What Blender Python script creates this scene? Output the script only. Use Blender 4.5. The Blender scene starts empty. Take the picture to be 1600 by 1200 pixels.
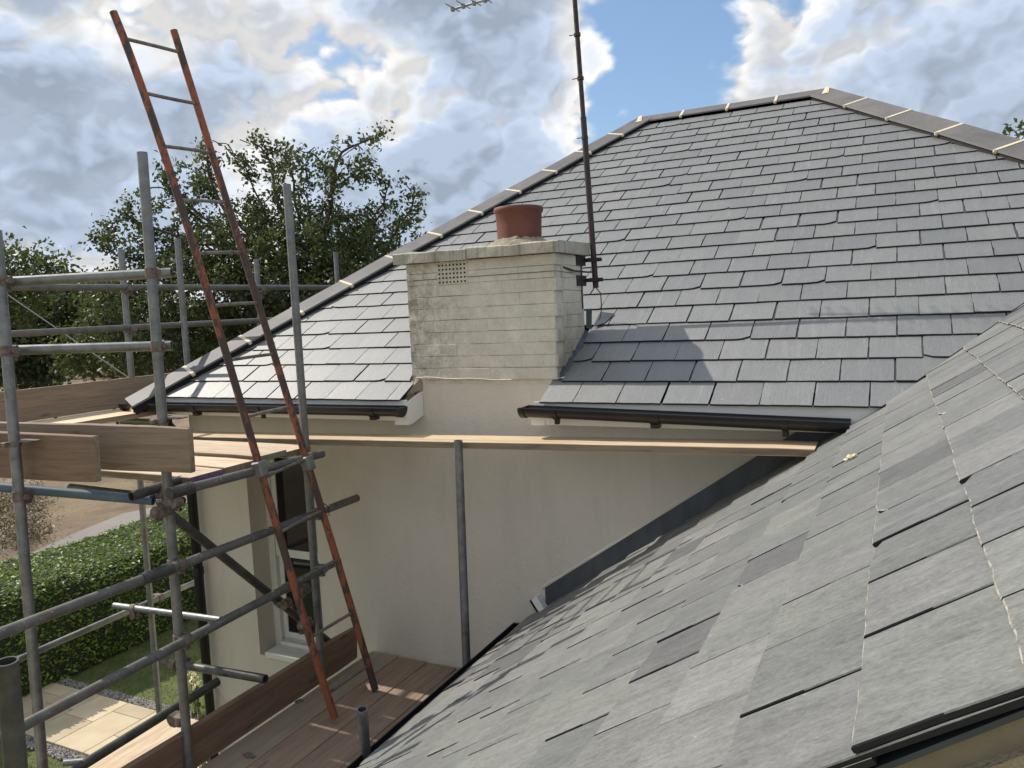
import bpy, math, random
import numpy as np
from mathutils import Vector, Matrix
random.seed(7); rng = np.random.default_rng(7)
scene = bpy.context.scene
C = scene.collection
R = math.radians

# ------------------------------------------------------------------ camera
YAW, PITCH, ROLL, FPX = R(26.5), R(5.5), R(2.6), 1216.0
cy, sy, cp, sp = math.cos(YAW), math.sin(YAW), math.cos(PITCH), math.sin(PITCH)
_f = np.array([-sy*cp, cy*cp, -sp]); _r = np.array([cy, sy, 0.0]); _d = np.cross(_f, _r)
_cr, _sr = math.cos(ROLL), math.sin(ROLL)
MC = np.array([_cr*_r+_sr*_d, -_sr*_r+_cr*_d, _f])
cam_d = bpy.data.cameras.new('camera'); cam = bpy.data.objects.new('camera', cam_d); C.objects.link(cam)
cam_d.sensor_width = 36; cam_d.lens = 36*FPX/1600; cam_d.clip_end = 3000; cam_d.clip_start = 0.05
cam.matrix_world = Matrix(((MC[0][0], -MC[1][0], -MC[2][0], 0), (MC[0][1], -MC[1][1], -MC[2][1], 0),
                           (MC[0][2], -MC[1][2], -MC[2][2], 0), (0, 0, 0, 1)))
scene.camera = cam
def ray(x, y): return MC.T @ np.array([(x-800)/FPX, (y-600)/FPX, 1.0])
def onX(x, y, D): r = ray(x, y); return r*D/r[0]
def onY(x, y, D): r = ray(x, y); return r*D/r[1]
def onZ(x, y, D): r = ray(x, y); return r*D/r[2]
def atd(x, y, d): return ray(x, y)*d
def proj(P):
    c = MC @ np.array(P, float); return 800+FPX*c[0]/c[2], 600+FPX*c[1]/c[2], c[2]

# ------------------------------------------------------------------ sun, sky, exposure
SUN = Vector((1.06, 0.010, -1.0)).normalized()          # the way the light travels
sd = bpy.data.lights.new('sun', 'SUN'); sd.energy = 5.0; sd.angle = R(0.55); sd.color = (1.0, 0.93, 0.83)
so = bpy.data.objects.new('sun', sd); C.objects.link(so); so.rotation_euler = SUN.to_track_quat('-Z', 'Y').to_euler()
scene.view_settings.view_transform = 'Standard'; scene.view_settings.look = 'None'
scene.view_settings.exposure = 0.0; scene.view_settings.gamma = 1; scene.view_settings.use_curve_mapping = False
world = bpy.data.worlds.new('World'); scene.world = world; world.use_nodes = True
W = world.node_tree; W.nodes.clear()
def wn(t, **k):
    n = W.nodes.new(t)
    for a, b in k.items(): setattr(n, a, b)
    return n
def lk(a, b): W.links.new(a, b)
wout = wn('ShaderNodeOutputWorld'); wbg = wn('ShaderNodeBackground'); wbg.inputs[1].default_value = 0.1
lk(wbg.outputs[0], wout.inputs[0])
sky = wn('ShaderNodeTexSky', sky_type='NISHITA', sun_disc=False)
sky.sun_elevation = math.asin(-SUN.z); sky.sun_rotation = math.atan2(-SUN.x, -SUN.y)
sky.air_density = 1.0; sky.dust_density = 0.6; sky.ozone_density = 1.4; sky.altitude = 50
tc = wn('ShaderNodeTexCoord')
def wmath(op, a, b=None, c=None, clamp=False):
    n = wn('ShaderNodeMath', operation=op); n.use_clamp = clamp
    for i, v in enumerate((a, b, c)):
        if v is None: continue
        if isinstance(v, (int, float)): n.inputs[i].default_value = v
        else: lk(v, n.inputs[i])
    return n.outputs[0]
def wnoise(scale, detail, rough, off=(0, 0, 0), zs=1.6, dist=0.0, shift=0.0):
    m = wn('ShaderNodeMapping'); sv = (-SUN)*shift
    m.inputs['Location'].default_value = (off[0]+sv.x, off[1]+sv.y, off[2]+sv.z*zs); m.inputs['Scale'].default_value = (1, 1, zs)
    lk(tc.outputs['Generated'], m.inputs[0])
    n = wn('ShaderNodeTexNoise'); n.inputs['Scale'].default_value = scale; n.inputs['Detail'].default_value = detail
    n.inputs['Roughness'].default_value = rough; n.inputs['Distortion'].default_value = dist
    lk(m.outputs[0], n.inputs['Vector']); return n.outputs[0]
big = wnoise(3.4, 8, 0.57, (3.1, 1.7, 0.4), 1.7, 0); big_s = wnoise(3.4, 4, 0.57, (3.1, 1.7, 0.4), 1.7, 0, .045)
def wbillow(shift, octs):
    """cauliflower puffs: folded noise at a few scales"""
    acc = None
    for sc_, wt in octs:
        nn = wnoise(sc_, 0, .5, (0.3*sc_, 2.2, 5), 1.35, 0, shift)
        f = wmath('MULTIPLY', wmath('ABSOLUTE', wmath('SUBTRACT', nn, .5)), wt)
        acc = f if acc is None else wmath('ADD', acc, f)
    return acc
med = wbillow(0, ((7, 2.4), (15, 1.5), (31, .9), (62, .5))); med_s = wbillow(.016, ((7, 2.4), (15, 1.5), (31, .9)))
dens = wmath('MULTIPLY_ADD', wmath('SUBTRACT', big, 0.5), 2.4, 0.22)
dens = wmath('ADD', dens, wmath('MULTIPLY', wmath('SUBTRACT', med, 0.50), 0.46))
#       px    py   radius  weight   cloud masses of that evening, as directions on the dome
for px, py, rad, w in [(60, 250, 230, .62), (190, 300, 180, .34), (40, 330, 200, .2), (660, -20, 230, .78), (800, 20, 150, .35), (670, 260, 230, .62), (790, 210, 150, .35), (600, 340, 200, .25),
                       (350, 170, 200, .10), (1370, 130, 330, .30), (1560, 60, 240, .32), (1250, 160, 160, .15), (90, 500, 300, .1),
                       (1000, 110, 160, -.58), (1060, 40, 130, -.42), (950, 210, 110, -.30), (970, 165, 45, .28), (940, 90, 50, .25), (205, 60, 90, -.32), (380, 150, 190, .28), (470, 220, 130, .15), (90, 100, 90, -.15), (30, 40, 90, -.1),
                       (560, 120, 100, -.25), (1120, 100, 80, -.2), (440, 20, 110, -.16), (480, 100, 90, -.05), (340, 240, 110, -.1), (620, 190, 60, -.2), (130, 430, 90, -.2)]:
    c = ray(px, py); c = c/np.linalg.norm(c)
    vd = wn('ShaderNodeVectorMath', operation='DISTANCE'); vd.inputs[1].default_value = tuple(c); lk(tc.outputs['Generated'], vd.inputs[0])
    mr = wn('ShaderNodeMapRange', interpolation_type='SMOOTHSTEP'); mr.inputs[1].default_value = rad/FPX*1.15; mr.inputs[2].default_value = 0
    mr.inputs[3].default_value = 0; mr.inputs[4].default_value = w; lk(vd.outputs['Value'], mr.inputs[0])
    dens = wmath('ADD', dens, mr.outputs[0])
ramp = wn('ShaderNodeValToRGB'); lk(dens, ramp.inputs[0]); cr = ramp.color_ramp; cr.interpolation = 'EASE'
pts = [(0.10, (.74, .84, .97)), (0.30, (1.0, .99, .98)), (0.50, (.82, .86, .92)), (0.70, (.58, .68, .84)), (1.0, (.47, .56, .70))]
while len(cr.elements) < len(pts): cr.elements.new(0.5)
for e, (p, col) in zip(cr.elements, pts): e.position = p; e.color = (*col, 1)
rel = wmath('ADD', wmath('MULTIPLY', wmath('SUBTRACT', big, big_s), 1.8), wmath('MULTIPLY', wmath('SUBTRACT', wmath('SUBTRACT', med, .03), med_s), 0.9))
rel = wmath('MINIMUM', wmath('MAXIMUM', wmath('ADD', rel, 1.0), .84), 1.18)
sc = wn('ShaderNodeVectorMath', operation='SCALE'); lk(wmath('MULTIPLY', rel, 9.0), sc.inputs['Scale']); lk(ramp.outputs[0], sc.inputs[0])
msk = wn('ShaderNodeMapRange', interpolation_type='SMOOTHSTEP'); msk.inputs[1].default_value = 0.0; msk.inputs[2].default_value = 0.30; lk(dens, msk.inputs[0])
veil = wn('ShaderNodeVectorMath', operation='ADD'); veil.inputs[1].default_value = (0.9, 1.6, 2.6); lk(sky.outputs[0], veil.inputs[0])
mix = wn('ShaderNodeMixRGB'); lk(msk.outputs[0], mix.inputs[0]); lk(veil.outputs[0], mix.inputs[1]); lk(sc.outputs[0], mix.inputs[2])
lk(mix.outputs[0], wbg.inputs[0])

# ------------------------------------------------------------------ materials
class NT:
    def __init__(s, name):
        s.m = bpy.data.materials.new(name); s.m.use_nodes = True; s.t = s.m.node_tree; s.t.nodes.clear()
        s.out = s.n('ShaderNodeOutputMaterial'); s.b = s.n('ShaderNodeBsdfPrincipled'); s.l(s.b.outputs[0], s.out.inputs[0])
    def n(s, t, **k):
        x = s.t.nodes.new(t)
        for a, b in k.items(): setattr(x, a, b)
        return x
    def l(s, a, b): s.t.links.new(a, b)
    def set(s, node, i, v):
        if isinstance(v, (int, float)): node.inputs[i].default_value = v
        elif isinstance(v, (tuple, list)): node.inputs[i].default_value = v if len(v) != 3 or node.inputs[i].type != 'RGBA' else (*v, 1)
        else: s.l(v, node.inputs[i])
    def math(s, op, a, b=0.0, c=None, clamp=False):
        x = s.n('ShaderNodeMath', operation=op); x.use_clamp = clamp; s.set(x, 0, a); s.set(x, 1, b)
        if c is not None: s.set(x, 2, c)
        return x.outputs[0]
    def coord(s, scale=(1, 1, 1), src='Object', off=None):
        x = s.n('ShaderNodeTexCoord'); m = s.n('ShaderNodeMapping'); m.inputs['Scale'].default_value = scale
        v = x.outputs[src]
        if off is not None:
            a = s.n('ShaderNodeVectorMath', operation='ADD'); s.l(v, a.inputs[0]); s.l(off, a.inputs[1]); v = a.outputs[0]
        s.l(v, m.inputs[0]); return m.outputs[0]
    def noise(s, vec, scale, detail=4, rough=0.55, dist=0.0):
        x = s.n('ShaderNodeTexNoise'); s.l(vec, x.inputs['Vector']); x.inputs['Scale'].default_value = scale
        x.inputs['Detail'].default_value = detail; x.inputs['Roughness'].default_value = rough; x.inputs['Distortion'].default_value = dist
        return x.outputs[0]
    def range(s, v, a, b, c=0.0, d=1.0):
        x = s.n('ShaderNodeMapRange'); x.clamp = True
        for i, q in enumerate((v, a, b, c, d)): s.set(x, i, q)
        return x.outputs[0]
    def mix(s, f, a, b, mode='MIX'):
        x = s.n('ShaderNodeMixRGB', blend_type=mode); s.set(x, 0, f)
        for i, v in ((1, a), (2, b)):
            if isinstance(v, (tuple, list)): x.inputs[i].default_value = (*v[:3], 1)
            else: s.l(v, x.inputs[i])
        return x.outputs[0]
    def bump(s, h, strength=0.3, dist=0.01):
        x = s.n('ShaderNodeBump'); x.inputs['Strength'].default_value = strength; x.inputs['Distance'].default_value = dist
        s.l(h, x.inputs['Height']); s.l(x.outputs[0], s.b.inputs['Normal'])
    def col(s, c): s.set(s.b, 'Base Color', (*c[:3], 1) if isinstance(c, (tuple, list)) else c)
    def rough(s, r): s.set(s.b, 'Roughness', r)
    def objrand(s): return s.n('ShaderNodeObjectInfo').outputs['Random']

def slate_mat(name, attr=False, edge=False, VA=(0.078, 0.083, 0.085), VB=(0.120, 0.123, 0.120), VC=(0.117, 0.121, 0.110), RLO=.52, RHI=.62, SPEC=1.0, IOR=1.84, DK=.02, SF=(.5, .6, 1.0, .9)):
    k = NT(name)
    if attr:
        a = k.n('ShaderNodeAttribute'); a.attribute_name = 'rnd'; r = a.outputs['Fac']
    else: r = k.objrand()
    off = k.n('ShaderNodeCombineXYZ'); k.l(k.math('MULTIPLY', r, 57.0), off.inputs[0]); k.l(k.math('MULTIPLY', r, 31.0), off.inputs[1])
    o = off.outputs[0]
    streak = k.noise(k.coord((26, 2.0, 4), off=o), 1.0, 7, 0.65)
    grain = k.noise(k.coord((1, .33, 1), off=o), 85, 8, 0.78, .3)
    fine = k.noise(k.coord((1, .55, 1), off=o), 210, 5, 0.7)
    blot = k.noise(k.coord((1, .7, 1), off=o), 9, 6, 0.68)
    speck = k.noise(k.coord((1, .45, 1), off=o), 62, 5, 0.78, .6)
    r2 = k.math('FRACT', k.math('MULTIPLY', r, 7.31)); r3 = k.math('FRACT', k.math('MULTIPLY', r, 23.7))
    base = k.mix(k.range(r2, 0, 1), VA, VB)
    base = k.mix(k.range(r3, .5, 1, 0, .6), base, VC)
    base = k.mix(k.range(r3, DK, DK+.01, .8, 0), base, (0.08, 0.081, 0.083))
    v = k.math('ADD', k.math('MULTIPLY', k.math('SUBTRACT', streak, .5), SF[0]), 1.0)
    v = k.math('ADD', v, k.math('MULTIPLY', k.math('SUBTRACT', blot, .5), SF[1]))
    v = k.math('ADD', v, k.math('MULTIPLY', k.math('SUBTRACT', grain, .5), SF[2]))
    v = k.math('ADD', v, k.math('MULTIPLY', k.math('SUBTRACT', fine, .5), SF[3]))
    c = k.n('ShaderNodeVectorMath', operation='SCALE'); k.l(base, c.inputs[0]); k.l(v, c.inputs['Scale'])
    c = k.mix(k.math('MULTIPLY', k.range(speck, .63, .70, 0, .8), k.range(blot, .48, .62, .05, 1)), c.outputs[0], (0.42, 0.40, 0.36))
    c = k.mix(k.math('MULTIPLY', k.range(streak, .60, .72), .30), c, (0.30, 0.285, 0.25))
    c = k.mix(k.range(grain, .30, .38, .45, 0), c, (0.04, 0.04, 0.042))
    if edge == 'dark': c = k.mix(.85, c, (0.022, 0.022, 0.023))  # dark tint paints in the shadow under slate tails and in side joints
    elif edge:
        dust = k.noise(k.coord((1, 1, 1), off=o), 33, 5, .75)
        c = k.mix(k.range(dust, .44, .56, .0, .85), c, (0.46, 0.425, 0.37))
    k.col(c); k.rough(k.range(grain, .3, .7, RLO, RHI)); k.b.inputs['Specular IOR Level'].default_value = SPEC; k.b.inputs['IOR'].default_value = IOR
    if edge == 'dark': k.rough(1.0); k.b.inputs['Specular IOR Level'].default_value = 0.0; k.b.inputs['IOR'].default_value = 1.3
    h = k.math('ADD', k.math('ADD', k.math('MULTIPLY', fine, .25), k.math('MULTIPLY', grain, .8)), k.math('MULTIPLY', streak, .8)); k.bump(h, .55, .004)
    return k.m

def simple(name, c1, c2=None, scale=8, rough=0.8, bump=0.2, bdist=.004, spec=.5, metal=0, stretch=(1, 1, 1), lo=.35, hi=.65, rnd=0):
    k = NT(name); v = k.coord(stretch); n = k.noise(v, scale, 6, .62)
    c = k.mix(k.range(n, lo, hi), c1, c2 or c1)
    if rnd:
        s = k.n('ShaderNodeVectorMath', operation='SCALE'); k.l(c, s.inputs[0]); k.l(k.range(k.objrand(), 0, 1, 1-rnd, 1+rnd), s.inputs['Scale']); c = s.outputs[0]
    k.col(c); k.rough(rough); k.b.inputs['Specular IOR Level'].default_value = spec; k.b.inputs['Metallic'].default_value = metal
    if bump: k.bump(k.noise(v, scale*5, 5, .6), bump, bdist)
    return k.m

def wood_mat(name, ca, cb, dark=(0.09, 0.065, 0.045), dirt=.25):
    k = NT(name); r = k.objrand(); off = k.n('ShaderNodeCombineXYZ')
    for i, q in enumerate((37., 19., 53.)): k.l(k.math('MULTIPLY', r, q), off.inputs[i])
    o = off.outputs[0]
    g = k.noise(k.coord((1.1, 34, 34), off=o), 1.0, 6, .65, .6); b = k.noise(k.coord((1.5, 5, 5), off=o), 1.3, 4, .6)
    f = k.noise(k.coord((6, 90, 90), off=o), 1.0, 3, .6)
    c = k.mix(k.range(g, .35, .68), ca, cb)
    c = k.mix(k.range(b, .5, .78, 0, dirt*1.6), c, dark)
    c = k.mix(k.range(f, .52, .66, 0, .45), c, dark); c = k.mix(k.range(k.noise(k.coord((.6, 16, 16), off=o), 1, 3, .5, .8), .58, .64, 0, .35), c, dark)
    kn = k.n('ShaderNodeTexVoronoi'); k.l(k.coord((2.6, 9, 9), off=o), kn.inputs['Vector']); kn.inputs['Scale'].default_value = 1
    c = k.mix(k.range(kn.outputs['Distance'], .05, .13, .8, 0), c, dark)
    s = k.n('ShaderNodeVectorMath', operation='SCALE'); k.l(c, s.inputs[0]); k.l(k.range(r, 0, 1, .86, 1.12), s.inputs['Scale'])
    k.col(s.outputs[0]); k.rough(.78); k.bump(k.math('ADD', g, f), .35, .003); return k.m

M = {}
M['slate'] = slate_mat('slate'); M['slate_edge_shade'] = slate_mat('slate_shaded_edge', edge='dark')
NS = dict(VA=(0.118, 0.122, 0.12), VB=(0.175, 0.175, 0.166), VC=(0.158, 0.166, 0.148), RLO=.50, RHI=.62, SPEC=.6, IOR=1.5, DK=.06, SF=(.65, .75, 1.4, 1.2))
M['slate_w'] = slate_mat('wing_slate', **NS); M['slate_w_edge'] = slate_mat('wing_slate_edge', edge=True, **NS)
M['slate_a'] = slate_mat('slate_far', attr=True); M['slate_edge_shade_a'] = slate_mat('slate_far_shaded_edge', attr=True, edge='dark')
M['felt'] = simple('roof_underlay', (0.02, 0.02, 0.022), (0.03, 0.03, 0.03), rough=.9)
M['hip'] = simple('blue_black_tile', (0.105, 0.10, 0.10), (0.15, 0.14, 0.134), 4, .62, .25, .002, rnd=.12, spec=.4)
M['mortar'] = simple('pale_mortar', (0.62, 0.53, 0.36), (0.74, 0.66, 0.48), 30, .9, .8, .006)
M['grey_mortar'] = simple('grey_mortar', (0.30, 0.27, 0.21), (0.42, 0.36, 0.25), 14, .95, 1.0, .02)
k = NT('cream_render'); v = k.coord()
n1 = k.noise(v, 1.1, 5, .6); n2 = k.noise(v, 90, 4, .6); n3 = k.noise(k.coord((1, 1, .25)), 5, 5, .6)
c = k.mix(k.range(n1, .3, .7), (0.58, 0.53, 0.45), (0.64, 0.585, 0.495)); c = k.mix(k.range(n3, .5, .75, 0, .4), c, (0.47, 0.43, 0.36)); c = k.mix(k.range(k.noise(k.coord((1, 1, .07)), 9, 5, .6), .60, .80, 0, .15), c, (0.36, 0.32, 0.26))
k.col(c); k.rough(.85); k.bump(k.math('ADD', k.math('ADD', n2, k.math('MULTIPLY', n3, 2.5)), k.math('MULTIPLY', k.noise(v, 22, 6, .7, .5), 2.0)), .6, .006); M['render'] = k.m
k = NT('weathered_masonry_paint'); v = k.coord()
n1 = k.noise(v, 3.2, 6, .68); n2 = k.noise(v, 48, 5, .7); n3 = k.noise(v, 11, 5, .7)
xs = k.n('ShaderNodeSeparateXYZ'); k.l(v, xs.inputs[0])
c = k.mix(k.range(n1, .35, .65), (0.70, 0.655, 0.56), (0.58, 0.54, 0.45))
st = k.math('MULTIPLY', k.range(xs.outputs[0], -2.78, -2.35, 1.0, .25), k.range(k.math('ADD', n3, k.math('MULTIPLY', n2, .5)), .62, .9, 0, 1))
c = k.mix(k.math('MULTIPLY', st, .8, clamp=True), c, (0.15, 0.14, 0.105))
c = k.mix(k.range(n2, .60, .72, 0, .35), c, (0.16, 0.15, 0.11))
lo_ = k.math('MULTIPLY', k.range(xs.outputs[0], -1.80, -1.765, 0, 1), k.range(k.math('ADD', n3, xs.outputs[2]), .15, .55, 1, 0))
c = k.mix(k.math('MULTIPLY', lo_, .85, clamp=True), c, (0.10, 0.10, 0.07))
k.col(c); k.rough(.88); k.bump(k.math('ADD', n3, n2), .6, .006); M['paint'] = k.m
k = NT('lichened_coping'); v = k.coord(); n1 = k.noise(v, 7, 6, .7); n2 = k.noise(v, 60, 4, .7); n3 = k.noise(k.coord((30, 30, 3)), 1, 4, .6)
c = k.mix(k.range(n1, .35, .65), (0.48, 0.45, 0.37), (0.34, 0.32, 0.26)); c = k.mix(k.range(n3, .5, .68, 0, .6), c, (0.13, 0.125, 0.10))
c = k.mix(k.range(n2, .58, .7, 0, .5), c, (0.17, 0.16, 0.11)); k.col(c); k.rough(.92); k.bump(k.math('ADD', n1, n2), .7, .008); M['coping'] = k.m
M['pot'] = simple('terracotta', (0.12, 0.037, 0.026), (0.165, 0.055, 0.036), 9, .7, .3, .003)
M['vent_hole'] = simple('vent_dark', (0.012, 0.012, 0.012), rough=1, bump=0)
M['lead'] = simple('lead', (0.04, 0.05, 0.062), (0.075, 0.087, 0.10), 6, .5, .35, .004, spec=.5, metal=.2, stretch=(1, 1, .3))
M['black'] = simple('black_plastic', (0.012, 0.012, 0.014), (0.018, 0.018, 0.02), 5, .30, .05, .001, spec=.35)
M['upvc'] = simple('white_plastic', (0.76, 0.755, 0.72), (0.80, 0.795, 0.76), 3, .4, .03, .001)
M['frame'] = simple('painted_timber', (0.62, 0.61, 0.56), (0.70, 0.69, 0.63), 12, .5, .2, .002)
k = NT('dark_glass'); k.col((0.006, 0.007, 0.008)); k.rough(.06); M['glass'] = k.m
k = NT('galvanised_tube'); v = k.coord(); n1 = k.noise(v, 14, 6, .7); n2 = k.noise(v, 130, 3, .6); n3 = k.noise(v, 3.0, 4, .6)
c = k.mix(k.range(n1, .3, .7), (0.125, 0.13, 0.135), (0.28, 0.285, 0.28)); c = k.mix(k.range(n3, .55, .72, 0, .55), c, (0.13, 0.12, 0.105))
c = k.mix(k.range(n2, .63, .7, 0, .5), c, (0.5, 0.49, 0.46)); k.col(c); k.b.inputs['Metallic'].default_value = .75
k.rough(k.range(n1, .3, .7, .38, .62)); k.bump(n2, .15, .001); M['galv'] = k.m
k = NT('dull_tube'); v = k.coord(); n1 = k.noise(v, 12, 6, .7); n3 = k.noise(v, 4.0, 4, .6)
c = k.mix(k.range(n1, .3, .7), (0.085, 0.085, 0.078), (0.17, 0.165, 0.15)); c = k.mix(k.range(n3, .58, .72, 0, .6), c, (0.16, 0.10, 0.07))
c = k.mix(k.range(k.noise(v, 60, 3, .6), .62, .7, 0, .5), c, (0.42, 0.41, 0.38)); k.col(c); k.b.inputs['Metallic'].default_value = .3; k.rough(.58); k.bump(n1, .2, .002); M['dull'] = k.m
M['dark_tube'] = simple('dark_tube', (0.05, 0.05, 0.048), (0.10, 0.095, 0.085), 15, .5, .2, .002, metal=.4)
M['blue_tube'] = simple('blue_painted_tube', (0.03, 0.045, 0.16), (0.10, 0.16, 0.17), 3.5, .5, .2, .002)
M['rust'] = simple('rusty_coupler', (0.10, 0.065, 0.045), (0.22, 0.19, 0.16), 30, .7, .5, .004, metal=.3)
M['clampgrey'] = simple('grey_clip', (0.14, 0.15, 0.15), (0.22, 0.22, 0.21), 12, .55, .2, .002, metal=.3)
k = NT('flaking_orange_paint'); v = k.coord((1, 1, .45)); n1 = k.noise(v, 26, 6, .7, .4); n2 = k.noise(v, 6, 4, .6)
c = k.mix(k.range(k.math('ADD', k.math('ADD', n1, k.range(k.n('ShaderNodeSeparateXYZ').outputs[2], 0, 1, 0, 0)), k.math('MULTIPLY', k.math('SUBTRACT', n2, .5), 1.1)), .415, .47), (0.265, 0.078, 0.036), (0.066, 0.042, 0.035))
c = k.mix(k.range(k.noise(v, 70, 3, .6), .60, .7, 0, .6), c, (0.17, 0.075, 0.045)); k.col(c); k.rough(.7); k.bump(n1, .5, .003); M['orange'] = k.m
M['rung'] = simple('worn_steel_rung', (0.10, 0.085, 0.07), (0.23, 0.21, 0.18), 22, .6, .3, .002, metal=.3)
M['aerial'] = simple('dark_mast', (0.03, 0.022, 0.022), (0.06, 0.038, 0.035), 12, .55, .2, .002, metal=.3)
M['alu'] = simple('aluminium', (0.22, 0.22, 0.22), (0.3, 0.3, 0.3), 12, .45, .1, .001, metal=.6)
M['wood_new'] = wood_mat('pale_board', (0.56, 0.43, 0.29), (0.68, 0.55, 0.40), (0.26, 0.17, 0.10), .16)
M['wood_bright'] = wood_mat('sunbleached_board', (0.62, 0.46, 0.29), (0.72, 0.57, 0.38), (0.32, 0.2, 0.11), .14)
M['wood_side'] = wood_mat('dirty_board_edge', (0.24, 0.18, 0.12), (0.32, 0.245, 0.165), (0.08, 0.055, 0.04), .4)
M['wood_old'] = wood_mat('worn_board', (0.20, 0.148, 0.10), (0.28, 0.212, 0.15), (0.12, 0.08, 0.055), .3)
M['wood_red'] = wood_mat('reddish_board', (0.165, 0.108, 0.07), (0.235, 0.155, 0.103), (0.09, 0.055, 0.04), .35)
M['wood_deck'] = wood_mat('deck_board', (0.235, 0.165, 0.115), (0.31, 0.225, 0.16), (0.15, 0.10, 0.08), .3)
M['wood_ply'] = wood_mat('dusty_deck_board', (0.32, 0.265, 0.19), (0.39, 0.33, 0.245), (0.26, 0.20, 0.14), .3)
M['purple'] = simple('purple_paint', (0.11, 0.05, 0.14), (0.2, 0.12, 0.2), 30, .7)
M['green'] = simple('green_paint', (0.13, 0.17, 0.10), (0.22, 0.2, 0.14), 30, .7)
def leaf_mat(name, c1, c2, trans=.35):
    k = NT(name); v = k.coord(); n = k.noise(v, 1.3, 3, .6); n2 = k.noise(v, 17, 2, .6)
    c = k.mix(k.range(k.math('ADD', k.math('MULTIPLY', n, .5), k.math('MULTIPLY', n2, .5)), .35, .65), c1, c2); k.col(c); k.rough(.5)
    t = k.n('ShaderNodeBsdfTranslucent'); k.l(k.mix(.5, c, (0.10, 0.14, 0.02)), t.inputs[0]); m = k.n('ShaderNodeMixShader'); m.inputs[0].default_value = trans
    k.l(k.b.outputs[0], m.inputs[1]); k.l(t.outputs[0], m.inputs[2]); k.l(m.outputs[0], k.out.inputs[0]); return k.m
M['leaf_oak'] = leaf_mat('oak_leaves', (0.034, 0.052, 0.018), (0.10, 0.12, 0.042), .33)
M['leaf_dark'] = leaf_mat('dark_leaves', (0.02, 0.034, 0.013), (0.05, 0.07, 0.026), .3)
M['leaf_hedge'] = leaf_mat('hedge_leaves', (0.12, 0.19, 0.03), (0.23, 0.31, 0.06), .35)
M['leaf_bush'] = leaf_mat('bush_leaves', (0.045, 0.075, 0.02), (0.11, 0.13, 0.035), .35)
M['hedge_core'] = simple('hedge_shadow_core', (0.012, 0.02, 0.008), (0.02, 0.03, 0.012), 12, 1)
M['bark'] = simple('bark', (0.045, 0.036, 0.028), (0.085, 0.07, 0.055), 10, .95, .6, .02)
M['grass'] = simple('lawn_grass', (0.06, 0.085, 0.02), (0.115, 0.13, 0.035), 3, .95, .8, .03)
M['blade'] = leaf_mat('grass_blades', (0.06, 0.09, 0.02), (0.12, 0.14, 0.035), .3)
M['field'] = simple('dry_field', (0.36, 0.30, 0.13), (0.26, 0.25, 0.10), .1, 1, .2, .05)
k = NT('dry_earth'); v = k.coord(); n1 = k.noise(v, .35, 6, .65); n2 = k.noise(v, 5, 6, .7)
c = k.mix(k.range(n1, .38, .62), (0.25, 0.185, 0.115), (0.145, 0.105, 0.072)); c = k.mix(k.range(n2, .55, .75, 0, .5), c, (0.32, 0.25, 0.165))
c = k.mix(k.range(n2, .25, .4, .5, 0), c, (0.07, 0.055, 0.04)); k.col(c); k.rough(1); k.bump(n2, 1, .08); M['earth'] = k.m
k = NT('dusty_asphalt'); v = k.coord(); n1 = k.noise(v, .5, 5, .6); n2 = k.noise(v, 60, 3, .6)
c = k.mix(k.range(n1, .35, .7), (0.20, 0.19, 0.175), (0.27, 0.25, 0.225)); c = k.mix(k.range(n2, .55, .7, 0, .3), c, (0.10, 0.10, 0.095)); k.col(c); k.rough(.9); k.bump(n2, .3, .01); M['road'] = k.m
M['paving'] = simple('sandstone_paving', (0.44, 0.36, 0.235), (0.52, 0.44, 0.30), 2.2, .85, .3, .006, rnd=.14)
M['paving_joint'] = simple('paving_joint', (0.10, 0.085, 0.06), (0.16, 0.13, 0.09), 20, 1)
M['gravel'] = simple('gravel_stones', (0.13, 0.125, 0.12), (0.36, 0.34, 0.31), 14, .9, .2)
M['mud'] = simple('bare_soil', (0.12, 0.09, 0.06), (0.2, 0.15, 0.1), 6, 1, .6, .02)
M['tan_render'] = simple('tan_gable_mortar', (0.23, 0.19, 0.125), (0.30, 0.25, 0.165), 9, .95, .7, .006)
M['brown'] = simple('brown_gable_face', (0.19, 0.12, 0.085), (0.26, 0.17, 0.12), 16, .95, .5, .005)
M['wire'] = simple('cable', (0.02, 0.02, 0.02), rough=.6, bump=0)
M['rope'] = simple('pale_cable', (0.35, 0.35, 0.33), rough=.7, bump=0)
M['flower'] = simple('cream_flower', (0.75, 0.68, 0.42), (0.8, 0.76, 0.55), 20, .7, 0)

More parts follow.
